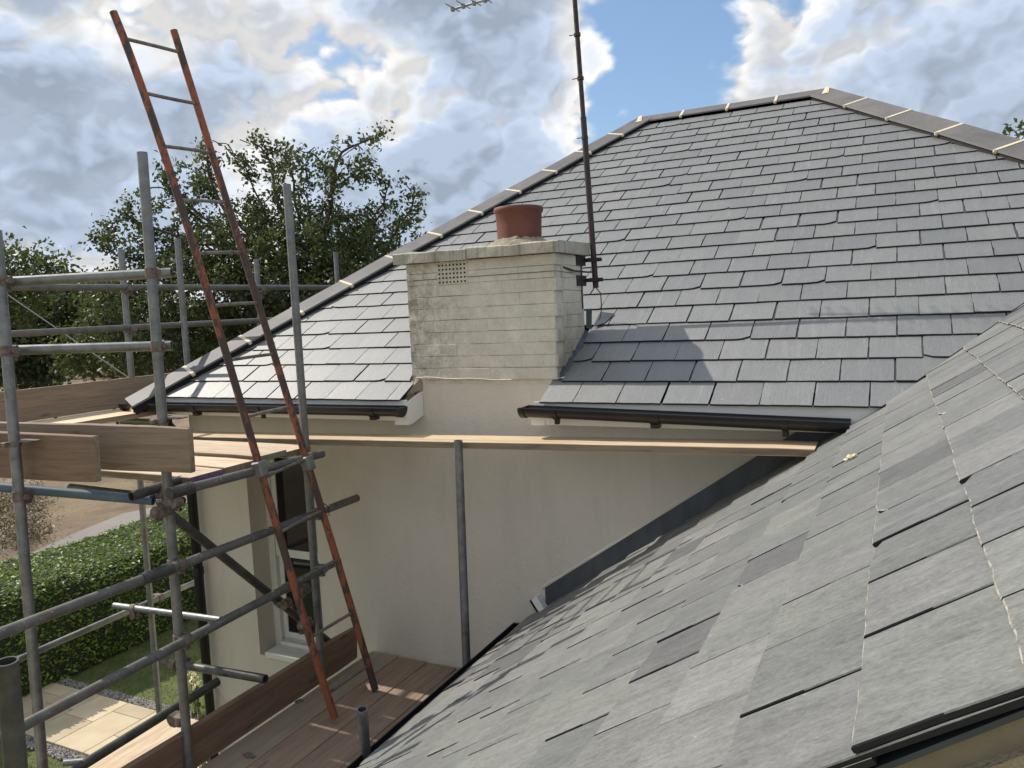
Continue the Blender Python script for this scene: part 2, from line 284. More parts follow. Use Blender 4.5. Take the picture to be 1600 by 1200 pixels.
# ------------------------------------------------------------------ mesh and object helpers
class MB:
    def __init__(s): s.v = []; s.f = []; s.mi = []
    def add(s, vs, fs, mi=0):
        b = len(s.v); s.v += [tuple(float(c) for c in p) for p in vs]; s.f += [tuple(b+i for i in f) for f in fs]; s.mi += [mi]*len(fs)
    def box(s, a, b, mi=0):
        x0, y0, z0 = a; x1, y1, z1 = b
        s.add([(x0, y0, z0), (x1, y0, z0), (x1, y1, z0), (x0, y1, z0), (x0, y0, z1), (x1, y0, z1), (x1, y1, z1), (x0, y1, z1)],
              [(0, 3, 2, 1), (4, 5, 6, 7), (0, 1, 5, 4), (1, 2, 6, 5), (2, 3, 7, 6), (3, 0, 4, 7)], mi)
    def bbox(s, c, sz, rot=None, mi=0, bev=0.0):
        """box with chamfered edges round centre c, half sizes sz, optional 3x3 rotation"""
        hx, hy, hz = sz; b = min(bev, min(sz)*.9) or min(sz)*.02
        vs = []
        for X in (-1, 1):
            for Y in (-1, 1):
                for Z in (-1, 1):
                    vs += [(X*hx, Y*(hy-b), Z*(hz-b)), (X*(hx-b), Y*hy, Z*(hz-b)), (X*(hx-b), Y*(hy-b), Z*hz)]
        def q(X, Y, Z, a): return ((X > 0)*4+(Y > 0)*2+(Z > 0))*3+a
        fs = []
        for S in (-1, 1):
            fs.append([q(S, -1, -1, 0), q(S, 1, -1, 0), q(S, 1, 1, 0), q(S, -1, 1, 0)][::S])
            fs.append([q(-1, S, -1, 1), q(-1, S, 1, 1), q(1, S, 1, 1), q(1, S, -1, 1)][::S])
            fs.append([q(-1, -1, S, 2), q(1, -1, S, 2), q(1, 1, S, 2), q(-1, 1, S, 2)][::S])
        for A in (-1, 1):
            for B in (-1, 1):
                fs.append([q(A, B, -1, 0), q(A, B, 1, 0), q(A, B, 1, 1), q(A, B, -1, 1)][::(1 if A*B < 0 else -1)])
                fs.append([q(A, -1, B, 0), q(A, -1, B, 2), q(A, 1, B, 2), q(A, 1, B, 0)][::(1 if A*B < 0 else -1)])
                fs.append([q(-1, A, B, 1), q(1, A, B, 1), q(1, A, B, 2), q(-1, A, B, 2)][::(1 if A*B < 0 else -1)])
        for X in (-1, 1):
            for Y in (-1, 1):
                for Z in (-1, 1):
                    fs.append([q(X, Y, Z, 0), q(X, Y, Z, 1), q(X, Y, Z, 2)][::(X*Y*Z)])
        V = np.array(vs)
        if rot is not None: V = V @ np.array(rot).T
        s.add(V+np.array(c), fs, mi)
    def tube(s, a, b, r, r2=None, n=14, cap=True, hollow=0, mi=0):
        a = np.array(a, float); b = np.array(b, float); r2 = r if r2 is None else r2
        d = b-a; L = np.linalg.norm(d); d /= L
        u = np.cross(d, (0, 0, 1) if abs(d[2]) < .9 else (1, 0, 0)); u /= np.linalg.norm(u); w = np.cross(d, u)
        A = [math.cos(2*math.pi*i/n)*u+math.sin(2*math.pi*i/n)*w for i in range(n)]
        vs = [a+r*q for q in A]+[b+r2*q for q in A]; fs = [(i, (i+1) % n, n+(i+1) % n, n+i) for i in range(n)]
        if hollow:
            vs += [a+(r-hollow)*q for q in A]+[b+(r2-hollow)*q for q in A]
            vs += [a+d*.12+(r-hollow)*q for q in A]+[b-d*.12+(r2-hollow)*q for q in A]
            for i in range(n):
                j = (i+1) % n
                fs += [(j, i, 2*n+i, 2*n+j), (n+i, n+j, 3*n+j, 3*n+i), (2*n+j, 2*n+i, 4*n+i, 4*n+j), (3*n+i, 3*n+j, 5*n+j, 5*n+i)]
            fs += [tuple(range(4*n, 5*n))[::-1], tuple(range(5*n, 6*n))]
        elif cap: fs += [tuple(range(n))[::-1], tuple(range(n, 2*n))]
        s.add(vs, fs, mi)
    def path(s, pts, rads, n=12, cap=True, mi=0):
        pts = [np.array(p, float) for p in pts]; base = []; up = None
        for i, p in enumerate(pts):
            d = pts[min(i+1, len(pts)-1)]-pts[max(i-1, 0)]; d /= np.linalg.norm(d)
            if up is None: up = np.cross(d, (0, 0, 1) if abs(d[2]) < .9 else (1, 0, 0))
            u = up-d*np.dot(up, d); u /= np.linalg.norm(u); up = u; w = np.cross(d, u)
            r = rads[i] if isinstance(rads, (list, tuple)) else rads
            base += [p+r*(math.cos(2*math.pi*k/n)*u+math.sin(2*math.pi*k/n)*w) for k in range(n)]
        fs = [(i*n+k, i*n+(k+1) % n, (i+1)*n+(k+1) % n, (i+1)*n+k) for i in range(len(pts)-1) for k in range(n)]
        if cap: fs += [tuple(range(n))[::-1], tuple(range((len(pts)-1)*n, len(pts)*n))]
        s.add(base, fs, mi)
    def lathe(s, c, prof, n=28, mi=0):
        vs = [(c[0]+r*math.cos(2*math.pi*k/n), c[1]+r*math.sin(2*math.pi*k/n), c[2]+z) for r, z in prof for k in range(n)]
        fs = [(i*n+k, i*n+(k+1) % n, (i+1)*n+(k+1) % n, (i+1)*n+k) for i in range(len(prof)-1) for k in range(n)]
        s.add(vs, fs, mi)
    def poly(s, pts, mi=0): s.add(pts, [tuple(range(len(pts)))], mi)
    def sheet(s, pts, nrm, t, mi=0):
        """closed slab from polygon pts (top) extruded by -t*nrm"""
        n = len(pts); P = [np.array(p, float) for p in pts]; N = np.array(nrm, float)
        s.add(P+[p-N*t for p in P], [tuple(range(n)), tuple(range(n, 2*n))[::-1]]+[(i, n+i, n+(i+1) % n, (i+1) % n) for i in range(n)], mi)
    def build(s, name, mats, parent=None, loc=None, smooth=False, mw=None):
        me = bpy.data.meshes.new(name)
        if mw is None:
            if loc is None: loc = (0, 0, 0)
            L = np.array(loc, float); V = (np.array(s.v)-L).tolist()
        else: V = s.v
        me.from_pydata(V, [], s.f)
        for m in (mats if isinstance(mats, (list, tuple)) else [mats]): me.materials.append(M[m] if isinstance(m, str) else m)
        if any(s.mi): me.polygons.foreach_set('material_index', s.mi)
        if smooth:
            me.polygons.foreach_set('use_smooth', [True]*len(s.f)); me.set_sharp_from_angle(angle=R(38))
        me.update()
        return link(name, me, parent, loc, mw)
ORG = {}
def link(name, data, parent=None, loc=None, mw=None):
    o = bpy.data.objects.new(name, data); C.objects.link(o)
    m = mw if mw is not None else Matrix.Translation(Vector([float(c) for c in (loc if loc is not None else (0, 0, 0))]))
    ORG[o.name] = m
    if parent is not None:
        o.parent = parent; o.matrix_basis = ORG[parent.name].inverted() @ m
    else: o.matrix_basis = m
    return o
def tag(o, label=None, cat=None, group=None, kind=None):
    if label: o['label'] = label
    if cat: o['category'] = cat
    if group: o['group'] = group
    if kind: o['kind'] = kind
    return o
def empty(name, loc, label, cat, group=None): return tag(link(name, None, None, loc), label, cat, group)
def bulk(name, V, F, mats, parent=None, loc=(0, 0, 0), fi=None, attr=None):
    """fast mesh from numpy arrays; F is (m,k)"""
    V = np.asarray(V, np.float32)-np.array(loc, np.float32); F = np.asarray(F, np.int32); me = bpy.data.meshes.new(name)
    me.vertices.add(len(V)); me.vertices.foreach_set('co', V.ravel()); me.loops.add(F.size); me.loops.foreach_set('vertex_index', F.ravel())
    me.polygons.add(len(F)); me.polygons.foreach_set('loop_start', np.arange(0, F.size, F.shape[1], dtype=np.int32))
    for m in mats: me.materials.append(M[m])
    if fi is not None: me.polygons.foreach_set('material_index', np.asarray(fi, np.int32))
    me.update(calc_edges=True); me.validate()
    return link(name, me, parent, loc)

# ================================================================== SETTING: ground
GZ = -5.1
g = MB(); g.poly([(-900, -300, GZ-.03), (300, -300, GZ-.03), (300, 1200, GZ-.03), (-900, 1200, GZ-.03)]); tag(g.build('ground', 'field'), kind='structure')
g = MB()
ear = [(-90, -20), (-10.6, -20), (-10.6, 40), (-30, 60), (-90, 60)]
g.poly([(x, y, GZ-.02) for x, y in ear]); tag(g.build('bare_earth', 'earth'), kind='structure')
g = MB()
near_ = [(-13.5, -5), (-15.5, 6.0), (-16.2, 9.2), (-16.4, 12.0), (-15.2, 16), (-12, 22), (-5, 30)]
far_ = [(-16.5, -5), (-17.2, 7.5), (-17.9, 10.5), (-18.6, 12.3), (-19.1, 14.0), (-17.9, 17.5), (-15, 24), (-8, 33)]
far_ = far_[:7]
for i in range(6): g.add([(*near_[i], GZ-.012), (*near_[i+1], GZ-.012), (*far_[i+1], GZ-.012), (*far_[i], GZ-.012)], [(0, 1, 2, 3)])
tag(g.build('road', 'road'), kind='structure')
g = MB(); g.poly([(-11.6, -6, GZ), (0, -6, GZ), (0, 16, GZ), (-11.6, 16, GZ)]); tag(g.build('lawn', 'grass'), kind='structure')
# a garden path of sandstone slabs, gravel strips on both sides
g = MB(); g.box((-12, 5.42, GZ), (-4.98, 6.78, GZ+.012)); path = g.build('garden_path', 'paving_joint'); tag(path, kind='structure')
splits = {0: (6.05,), 1: (6.2,), 2: (6.1,), 3: (6.38,), 4: (5.98,)}
xa = -11.54
for i in range(12):
    x0 = xa+.56*i; ys = [5.57]+list(splits[[0, 3, 1, 2, 3, 4, 2, 0, 1, 3, 4, 2][i]])+[6.62]
    for a, b in zip(ys[:-1], ys[1:]):
        s_ = MB(); s_.bbox((x0+.28, (a+b)/2, GZ+.028), (.276, (b-a)/2-.004, .018), bev=.004); s_.build('paving_slab', 'paving', path, (x0+.28, (a+b)/2, GZ+.012))
def gravel(name, x0, x1, y0, y1, n, z=GZ+.012):
    V = []; F = []
    ic = np.array([(0, 0, 1), (1, 0, 0), (0, 1, 0), (-1, 0, 0), (0, -1, 0), (0, 0, -1)], float)
    fi = np.array([(0, 1, 2), (0, 2, 3), (0, 3, 4), (0, 4, 1), (5, 2, 1), (5, 3, 2), (5, 4, 3), (5, 1, 4)])
    for k_ in range(n):
        s_ = rng.uniform(.010, .026); p = np.array([rng.uniform(x0, x1), rng.uniform(y0, y1), z+rng.uniform(0, .012)])
        V.append(ic*(s_*rng.uniform(.6, 1.2, 3))+p); F.append(fi+6*k_)
    return tag(bulk(name, np.concatenate(V), np.concatenate(F), ['gravel'], None, (0, 0, 0)), kind='stuff', label='grey gravel chippings in a strip along the pale stone path', cat='gravel')
gravel('gravel', -11.8, -6.5, 6.64, 6.80, 2600)
g2 = gravel('gravel', -11.8, -6.5, 5.40, 5.56, 2600); g2['label'] = 'grey gravel chippings on the near side of the pale stone path'
n = 26000; bx = rng.uniform(-11.2, -6.0, n); by = rng.uniform(5.0, 11.5, n); keep = (by > 6.82) | (by < 5.38); bx, by = bx[keep], by[keep]; n = len(bx)
h = rng.uniform(.015, .05, n); a = rng.uniform(0, 6.28, n); w_ = .004; lean = rng.normal(0, .02, (n, 2))
V = np.zeros((n, 3, 3)); V[:, 0] = np.c_[bx-np.cos(a)*w_, by-np.sin(a)*w_, np.full(n, GZ)]; V[:, 1] = np.c_[bx+np.cos(a)*w_, by+np.sin(a)*w_, np.full(n, GZ)]; V[:, 2] = np.c_[bx+lean[:, 0], by+lean[:, 1], GZ+h]
tag(bulk('grass', V.reshape(-1, 3), np.arange(3*n).reshape(-1, 3), ['blade']), 'short green grass blades on the lawn by the path', 'grass', kind='stuff')

# ================================================================== THE HOUSE
AM = R(29.4); TM = math.tan(AM); CM, SM_ = math.cos(AM), math.sin(AM)       # main roof
YE, ZE = 4.0, -.533
def zm(y): return ZE+TM*(y-YE)
WY = 4.2
house = empty('house', (-2.5, 4.2, GZ), 'cream rendered house with grey slate hipped roof and painted brick chimney', 'house')
# walls
wl = MB(); ox0, ox1, oz0, oz1 = -4.33, -3.70, -2.52, -.92; RV = 4.38
WX = -4.86; xs = [WX, ox0, ox1, 4.0]; zs = [GZ, oz0, oz1, -.62]
for i in range(3):
    for j in range(3):
        if i == 1 and j == 1: continue
        wl.add([(xs[i], WY, zs[j]), (xs[i+1], WY, zs[j]), (xs[i+1], WY, zs[j+1]), (xs[i], WY, zs[j+1])], [(0, 1, 2, 3)])
wl.add([(ox0, WY, oz0), (ox0, RV, oz0), (ox0, RV, oz1), (ox0, WY, oz1)], [(0, 1, 2, 3)])
wl.add([(ox1, WY, oz0), (ox1, WY, oz1), (ox1, WY+.11, oz1), (ox1, WY+.11, oz0), (ox1+.2, WY+.11, oz1), (ox1+.2, WY+.11, oz0), (ox1+.2, RV, oz1), (ox1+.2, RV, oz0)], [(0, 1, 2, 3), (3, 2, 4, 5), (5, 4, 6, 7)])
wl.add([(ox0, WY, oz1), (ox0, RV, oz1), (ox1, RV, oz1), (ox1, WY, oz1)], [(0, 1, 2, 3)])
wl.add([(ox0, WY, oz0), (ox1, WY, oz0), (ox1, RV, oz0), (ox0, RV, oz0)], [(0, 1, 2, 3)])
wl.add([(WX, WY, GZ), (WX, WY, -.62), (WX, 12.4, -.62), (WX, 12.4, GZ)], [(0, 1, 2, 3)])
# breast under the chimney goes up between the eaves
wl.add([(-2.80, WY, -.62), (-1.772, WY, -.62), (-1.772, WY, -.40), (-2.80, WY, -.40)], [(0, 1, 2, 3)])
wl.build('wall', 'render', house)
# window
ox1 += .18
wd = MB(); wd.box((ox0, RV-.01, oz0), (ox0+.06, RV+.05, oz1)); wd.box((ox1-.06, RV-.01, oz0), (ox1, RV+.05, oz1)); wd.box((ox0+.06, RV-.01, oz1-.07), (ox1-.06, RV+.05, oz1)); wd.box((ox0+.06, RV-.01, oz0), (ox1-.06, RV+.05, oz0+.05))
win = wd.build('window', 'frame', house)
for (za, zb, yo) in ((-1.80, oz1-.072, .0), (oz0+.052, -1.765, .022)):
    sh = MB(); a_, b_ = ox0+.062, ox1-.062
    sh.box((a_, RV+yo, za), (a_+.045, RV+yo+.02, zb)); sh.box((b_-.045, RV+yo, za), (b_, RV+yo+.02, zb)); sh.box((a_+.045, RV+yo, za), (b_-.045, RV+yo+.02, za+.06)); sh.box((a_+.045, RV+yo, zb-.04), (b_-.045, RV+yo+.02, zb))
    sh.build('sash', 'frame', win)
    gl = MB(); gl.box((a_+.045, RV+yo+.008, za+.06), (b_-.045, RV+yo+.012, zb-.04)); gl.build('pane', 'glass', win)
sl = MB(); sl.bbox(((ox0+ox1)/2, WY+.09, oz0+.02), (.33, .12, .022), bev=.006); sl.bbox(((ox0+ox1)/2, WY+.17, oz0+.055), (.31, .05, .015), bev=.004); sl.build('sill', 'frame', win)
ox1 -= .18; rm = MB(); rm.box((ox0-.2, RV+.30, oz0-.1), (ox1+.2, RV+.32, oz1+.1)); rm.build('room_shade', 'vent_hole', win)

# ---- roof frames
FM = Matrix(((1, 0, 0, 0), (0, CM, -SM_, YE), (0, SM_, CM, ZE-.022), (0, 0, 0, 1)))
AN = R(34.6); TN = math.tan(AN); CN, SN_ = math.cos(AN), math.sin(AN)
XE, ZN = -2.04, -1.9035                       # near roof eave line
FN = Matrix(((0, CN, -SN_, XE), (-1, 0, 0, 0), (0, SN_, CN, ZN-.022), (0, 0, 0, 1)))
def zn(x): return ZN+TN*(x-XE)
def clip(poly, a, b, c):
    """keep a*u+b*v+c>=0; points carry an edge flag"""
    out = []
    for i in range(len(poly)):
        p, q = poly[i], poly[(i+1) % len(poly)]; dp = a*p[0]+b*p[1]+c; dq = a*q[0]+b*q[1]+c
        if dp >= 0: out.append(p)
        if (dp >= 0) != (dq >= 0):
            t = dp/(dp-dq); out.append((p[0]+t*(q[0]-p[0]), p[1]+t*(q[1]-p[1])))
    return out
GAP = .0022; ESIDE = .0016; TH, LEN, GAU = .0085, .42, .207
H0 = TH*LEN/GAU+.0015
def slate_outline(u0, u1, v0, r):
    g_ = GAP; pts = []; n = 7; cc = r.random()
    for i in range(n): pts.append([u0+g_+(u1-u0-2*g_)*i/(n-1), v0+r.normal(0, .0009)])
    if cc < .06: pts[-1][1] += .03; pts[-2][1] += .006
    elif cc < .10: pts[0][1] += .022; pts[1][1] += .003
    pts += [[u1-g_+r.normal(0, .0016), v0+.11], [u1-g_+r.normal(0, .0010), v0+.2], [u1-g_, v0+LEN], [u0+g_, v0+LEN], [u0+g_+r.normal(0, .0006), v0+.2], [u0+g_+r.normal(0, .0009), v0+.11]]
    return [tuple(p) for p in pts]
def slate_geo(poly, v0, dw=0.0, tw=0.0, uc=0):
    """slab with a dressed arris round its tail, in roof coordinates; returns verts, faces, material indices"""
    n = len(poly); top = []; mid = []; bot = []; cx = sum(p[0] for p in poly)/n; e = .0026
    hw = max(abs(p[0]-cx) for p in poly)
    for (u, v) in poly:
        w = H0*(1-(v-v0)/LEN)+dw+tw*(u-uc)
        f = max(0.0, min(1.0, 1-(v-v0-.21)/.05))
        iu = u-math.copysign(ESIDE*f*min(1, abs(u-cx)/hw*1.2), u-cx); iv = v+(e*f*1.2 if v < v0+.06 else 0)
        top.append((iu, iv, w+TH)); mid.append((u, v, w+TH-.0022*f)); bot.append((u, v, w))
    fs = [tuple(range(n))]; mi = [0]
    for i in range(n):
        j = (i+1) % n; lowp = poly[i][1] < v0+.19 and poly[j][1] < v0+.19
        tail = poly[i][1] < v0+.05 and poly[j][1] < v0+.05
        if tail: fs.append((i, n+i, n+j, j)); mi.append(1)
        else: fs.append((i, n+i, n+j, j)); mi.append(2 if lowp else 0)
        fs.append((n+i, 2*n+i, 2*n+j, n+j)); mi.append(2)
    return top+mid+bot, fs, mi
def under(name, poly3, parent, mw=None, nrm=(0, 0, 1)):
    b = MB(); b.sheet(poly3, nrm, .02); return b.build(name, 'felt', parent)

# hip lines (plan): left from (-5.08,3.98) to (-2.50,8.42); right from apex (-.62,8.42) to (2.95,4)
YR = 8.42; VR = (YR-YE)/CM
def u_left(v): return -5.10+(-2.50+5.10)*(v/VR)
def u_right(v): return 2.92+(-.62-2.92)*(v/VR)
NM = np.array([0, -SM_, CM]); NN = np.array([-SN_, 0, CN])
z_ = lambda y: zm(y)-.03
roof = under('main_roof', [(-5.08, YE+.02, z_(YE+.02)), (-2.80, YE+.02, z_(YE+.02)), (-2.80, 4.5, z_(4.5)), (-1.78, 4.5, z_(4.5)), (-1.78, YE+.02, z_(YE+.02)), (2.9, YE+.02, z_(YE+.02)), (-.62, YR, z_(YR)), (-2.5, YR, z_(YR))], house, nrm=NM)
def xv(y): return (zm(y)-ZN)/TN+XE            # valley with the wing roof
slates = []
GM = .2067; rr = np.random.default_rng(3); VAL = xv(YE+1)-xv(YE)
krow = 0
while True:
    v0 = .012+GM*krow-.012
    if v0 > VR-.10: break
    LENk = min(LEN, (VR-.02)-v0)
    ph = -.01+(.125 if krow % 2 == 0 else 0)+rr.normal(0, .008)
    j0 = int(math.floor((-5.2-ph)/.25))-1
    for j in range(j0, j0+36):
        u0 = ph+.25*j+rr.normal(0, .0025); u1 = ph+.25*(j+1)+rr.normal(0, .0025)
        um = (u0+u1)/2
        if u1 < u_left(v0)-.05 or u0 > u_right(v0)+.05: continue
        pol = slate_outline(u0, u1, v0+rr.normal(0, .0012), rr)
        if v0+LEN > VR-.02: pol = clip(pol, 0, -1, VR-.02)
        sl_ = 2.6/VR; pol = clip(pol, 1, -sl_, 5.10-.02)            # left hip
        if len(pol) > 2: sl_ = -3.54/VR; pol = clip(pol, -1, sl_, 2.92-.02)
        if len(pol) > 2: pol = clip(pol, -1, VAL*CM, xv(YE)-.012)    # valley
        if len(pol) < 3: continue
        pieces = [pol]
        yv = YE+v0*CM
        if yv < 4.60 and u1 > -2.80 and u0 < -1.77:
            pieces = [clip(pol, -1, 0, -2.803 if krow else -2.775), clip(pol, 1, 0, 1.768 if krow else 1.822)]
        for pc in pieces:
            if len(pc) < 3: continue
            us = [p[0] for p in pc]; vv = [p[1] for p in pc]
            if max(us)-min(us) < .02 or max(vv)-min(vv) < .03: continue
            cut = len(pc) != 13 or pc is not pol
            slates.append((pc, v0, um))
    krow += 1
def add_slates(slist, parent, FR, rank, r, limit=300, mats=('slate', 'slate_edge_shade', 'slate_edge_shade'), tilt=.004, hop=.0009):
    order = sorted(range(len(slist)), key=rank, reverse=True); top = set(order[:limit]); far = ([], [], [], [])
    for i, (pc, v0, um) in enumerate(slist):
        vs, fs, mi = slate_geo(pc, v0, abs(r.normal(0, hop)), r.normal(0, tilt), um)
        if i in top:
            c = np.mean([p[:2] for p in vs], axis=0); b = MB(); b.add([(p[0]-c[0], p[1]-c[1], p[2]) for p in vs], fs); b.mi = mi
            b.build('slate', list(mats), parent, mw=FR @ Matrix.Translation((c[0], c[1], 0)))
        else:
            o = len(far[0]); far[0].extend(vs); far[1].extend([tuple(o+q for q in f) for f in fs]); far[2].extend(mi); far[3].extend([r.random()]*sum(len(f) for f in fs))
    if far[0]:
        b = MB(); b.add(far[0], far[1]); b.mi = far[2]; o = b.build('far_slates', ['slate_a', 'slate_edge_shade_a', 'slate_edge_shade_a'], parent, mw=FR)
        at = o.data.attributes.new('rnd', 'FLOAT', 'CORNER'); at.data.foreach_set('value', far[3]); o['kind'] = 'stuff'
def rank_main(i):
    pc, v0, um = slates[i]; c = np.mean(pc, axis=0); P = FM @ Vector((c[0], v0+.1, 0)); x, y, d = proj(P)
    vis = (-30 < x < 1630 and -30 < y < 1230) and not (4.2 > P.y-.0 and P.x > xv(P.y)); return (100 if vis else 0)-d
add_slates(slates, roof, FM, rank_main, rr)

# the wing: a thing of its own, lower roof running towards the viewer
wing = empty('house_wing', (.4, 2.5, GZ), 'lower wing of the house with slate roof sloping down to the left in the foreground', 'house wing')
XR = 1.75; VRN = (XR-XE)/CN; YV = .915
nroof = under('wing_roof', [(XE+.02, 4.185, zn(XE+.02)-.03), (XE+.02, YV+.08, zn(XE+.02)-.03), (XR, YV+.08, zn(XR)-.03), (XR, 6.05, zn(XR)-.03), (xv(4.185), 4.185, zm(4.185)-.03)], wing, nrm=NN)
under('back_slope', [(XR, YV+.03, zn(XR)-.03), (XR+3.6, YV+.03, zn(XR)-.03-3.6*TN), (XR+3.6, 6.0, zn(XR)-.03-3.6*TN), (XR, 6.0, zn(XR)-.03)], wing, nrm=(SN_, 0, CN))
GAP = .0034; ESIDE = .0008; ns = []; rr = np.random.default_rng(11); krow = 0
V1 = (0.135-XE)/CN; GN = (V1-0.0)/13
while True:
    v0 = GN*krow
    if v0 > VRN-.15: break
    odd = (13-krow) % 2
    jv = rr.uniform(0, .0025); edges = [YV+jv]+([YV+.236] if odd == 0 else [YV+.305+.02]); wdt = .236
    if odd == 1 and krow != 12: edges = [YV+jv, YV+.125]
    while edges[-1] < 7.0: edges.append(edges[-1]+wdt+rr.normal(0, .003))
    for a_, b_ in zip(edges[:-1], edges[1:]):
        u0, u1 = -b_, -a_
        pol = slate_outline(u0, u1, v0+rr.normal(0, .0015), rr)
        xm = XE+v0*CN
        if a_ > 6.6: continue
        # wall at y=4.185 left of the valley, valley beyond
        yv_ = (xm-xv(YE))/VAL+YE
        if yv_ < 4.19:
            pol = clip(pol, 1, 0, 4.188)
        if len(pol) > 2 and b_ > 4.18 and XE+(v0+LEN)*CN > xv(4.15):
            # valley: keep x > xv(y)  ->  XE+v*CN - xv(YE) - VAL*(-u-YE) >= 0
            if yv_ >= 4.19: pol = clip(pol, VAL, CN, XE-xv(YE)+VAL*YE-.004)
        if len(pol) < 3: continue
        us = [p[0] for p in pol]; vv = [p[1] for p in pol]
        if max(us)-min(us) < .02 or max(vv)-min(vv) < .04: continue
        ns.append((pol, v0, (u0+u1)/2))
    krow += 1
def rank_near(i):
    pc, v0, um = ns[i]; c = np.mean(pc, axis=0); P = FN @ Vector((c[0], v0+.1, 0)); x, y, d = proj(P)
    return (100 if (-150 < x < 1750 and -150 < y < 1350 and d > .2) else 0)-d
add_slates(ns, nroof, FN, rank_near, rr, mats=('slate_w', 'slate_w_edge', 'slate_edge_shade'), tilt=.008, hop=.0013)
# verge: undercloak, mortar bed, lumpy pointing, gable face
vg = MB(); e0, e1 = XE+.05, XR
def strip(x0, x1, ya, yb, za, zb):
    q_ = MB(); P = [(x, y, zn(x)+z) for x in (x0, x1) for y, z in ((ya, za), (yb, za), (yb, zb), (ya, zb))]; q_.add(P, [(0, 1, 2, 3), (7, 6, 5, 4), (0, 4, 5, 1), (1, 5, 6, 2), (2, 6, 7, 3), (3, 7, 4, 0)]); return q_
xu = e0
while xu < e1-.1:
    strip(xu+.002, min(xu+.30, e1), YV+.008+.004*((int(xu*10)) % 2), YV+.20, -.036, -.0275).build('undercloak', 'lead', wing); xu += .302
strip(e0, e1, YV+.028, YV+.19, -.085, -.0365).build('verge_mortar', 'tan_render', wing)
vg = MB(); N_ = 160; P_ = []; r_ = np.random.default_rng(5)
ww = np.cumsum(r_.normal(0, .0016, N_+1)); ww -= np.linspace(0, ww[-1], N_+1); ww += .004*np.sin(np.linspace(0, 40, N_+1))
for i in range(N_+1):
    x = e0+(e1-e0)*i/N_; z = zn(x); j1, j2 = ww[i]+r_.normal(0, .0012), ww[(i*3) % N_]+r_.normal(0, .001)
    P_ += [(x, YV+.029, z-.060+j1*1.2), (x, YV+.017+j1*.5, z-.063+j1*1.2), (x, YV+.008+j2*.3, z-.073), (x, YV+.012, z-.080+j2*1.2), (x, YV+.03, z-.083+j2*1.2)]
vg.add(P_, [(5*i+k+1, 5*(i+1)+k+1, 5*(i+1)+k, 5*i+k) for i in range(N_) for k in range(4)]); vg.build('mortar_fillet', 'grey_mortar', wing, smooth=True)
vg = MB(); vg.add([(XE+.06, YV+.03, GZ), (XR+3.6, YV+.03, GZ), (XR+3.6, YV+.03, zn(XR)-.086-3.6*TN), (XR, YV+.03, zn(XR)-.086), (XE+.06, YV+.03, zn(XE+.06)-.086)], [(0, 1, 2, 3, 4)])
vg.add([(XE+.06, YV+.03, GZ), (XE+.06, YV+.03, zn(XE)-.09), (XE+.06, 4.198, zn(XE)-.09), (XE+.06, 4.198, GZ)], [(0, 1, 2, 3)]); vg.build('wall', 'brown', wing)
fb = MB(); fb.box((XE+.03, YV+.05, zn(XE)-.17), (XE+.05, 4.19, zn(XE)-.03)); fb.build('fascia', 'black', wing)

def gutter(parent, a, b, r=.056, brackets=(), joins=(), stops=(True, True), side=None):
    """half-round gutter from a to b, open side up"""
    a = np.array(a, float); b = np.array(b, float); d = (b-a)/np.linalg.norm(b-a); u = np.cross((0, 0, 1), d); u /= np.linalg.norm(u)
    def arc(p, rad): return [p+rad*(math.cos(t)*u+math.sin(t)*np.array((0, 0, 1))) for t in np.linspace(math.pi, 2*math.pi, 13)]
    g_ = MB(); n = 13; vs = arc(a, r)+arc(b, r)+arc(a, r-.003)+arc(b, r-.003)
    fs = [(i, i+1, n+i+1, n+i) for i in range(n-1)]+[(2*n+i, 3*n+i, 3*n+i+1, 2*n+i+1) for i in range(n-1)]+[(0, n, 3*n, 2*n), (n-1, 3*n-1, 4*n-1, 2*n-1)]
    g_.add(vs, fs)
    for sgn in (-1, 1): g_.tube(a+u*sgn*r+np.array((0, 0, .001)), b+u*sgn*r+np.array((0, 0, .001)), .0045, n=8)
    G = g_.build('gutter', 'black', parent, smooth=True)
    def band(p, w, rad, name, drop=0):
        q = MB(); A = p-d*w/2; B = p+d*w/2; vs = arc(A, rad)+arc(B, rad)+arc(A, r+.001)+arc(B, r+.001)
        fs = [(i, i+1, n+i+1, n+i) for i in range(n-1)]+[(i+1, i, 2*n+i, 2*n+i+1) for i in range(n-1)]+[(n+i, n+i+1, 3*n+i+1, 3*n+i) for i in range(n-1)]
        q.add(vs, fs)
        if drop: q.bbox(p+np.array((0, 0, -rad-drop/2))+(np.array(side)*.02 if side else 0), (w*.45, w*.45, drop/2+.006), bev=.004)
        q.build(name, 'black', G, smooth=True)
    for t in brackets: band(a+(b-a)*t, .03, r+.006, 'gutter_bracket', .02)
    for t in joins: band(a+(b-a)*t, .055, r+.005, 'gutter_joint', .012)
    for k_, p in enumerate((a, b)):
        if stops[k_]:
            q = MB(); dd = -d if k_ == 0 else d; A = arc(p, r+.005); B = [x+dd*.012 for x in A]; C2 = [x-dd*.02 for x in A]; m = len(A)
            q.add(A+B+C2, [tuple(range(m, 2*m))]+[(i, i+1, m+i+1, m+i) for i in range(m-1)]+[(i+1, i, 2*m+i, 2*m+i+1) for i in range(m-1)]+[(0, m, 2*m-1, m-1)]); q.build('stop_end', 'black', G)
    return G
gutter(wing, (XE-.045, 4.17, ZN-.045), (XE-.045, YV-.02, ZN-.055), brackets=(.02, .22, .42, .62, .82), joins=(.3,), stops=(True, True))
G1 = gutter(house, (-5.24, 3.945, -.578), (-2.74, 3.945, -.572), brackets=(.55,), joins=(.30, .92), stops=(True, True))
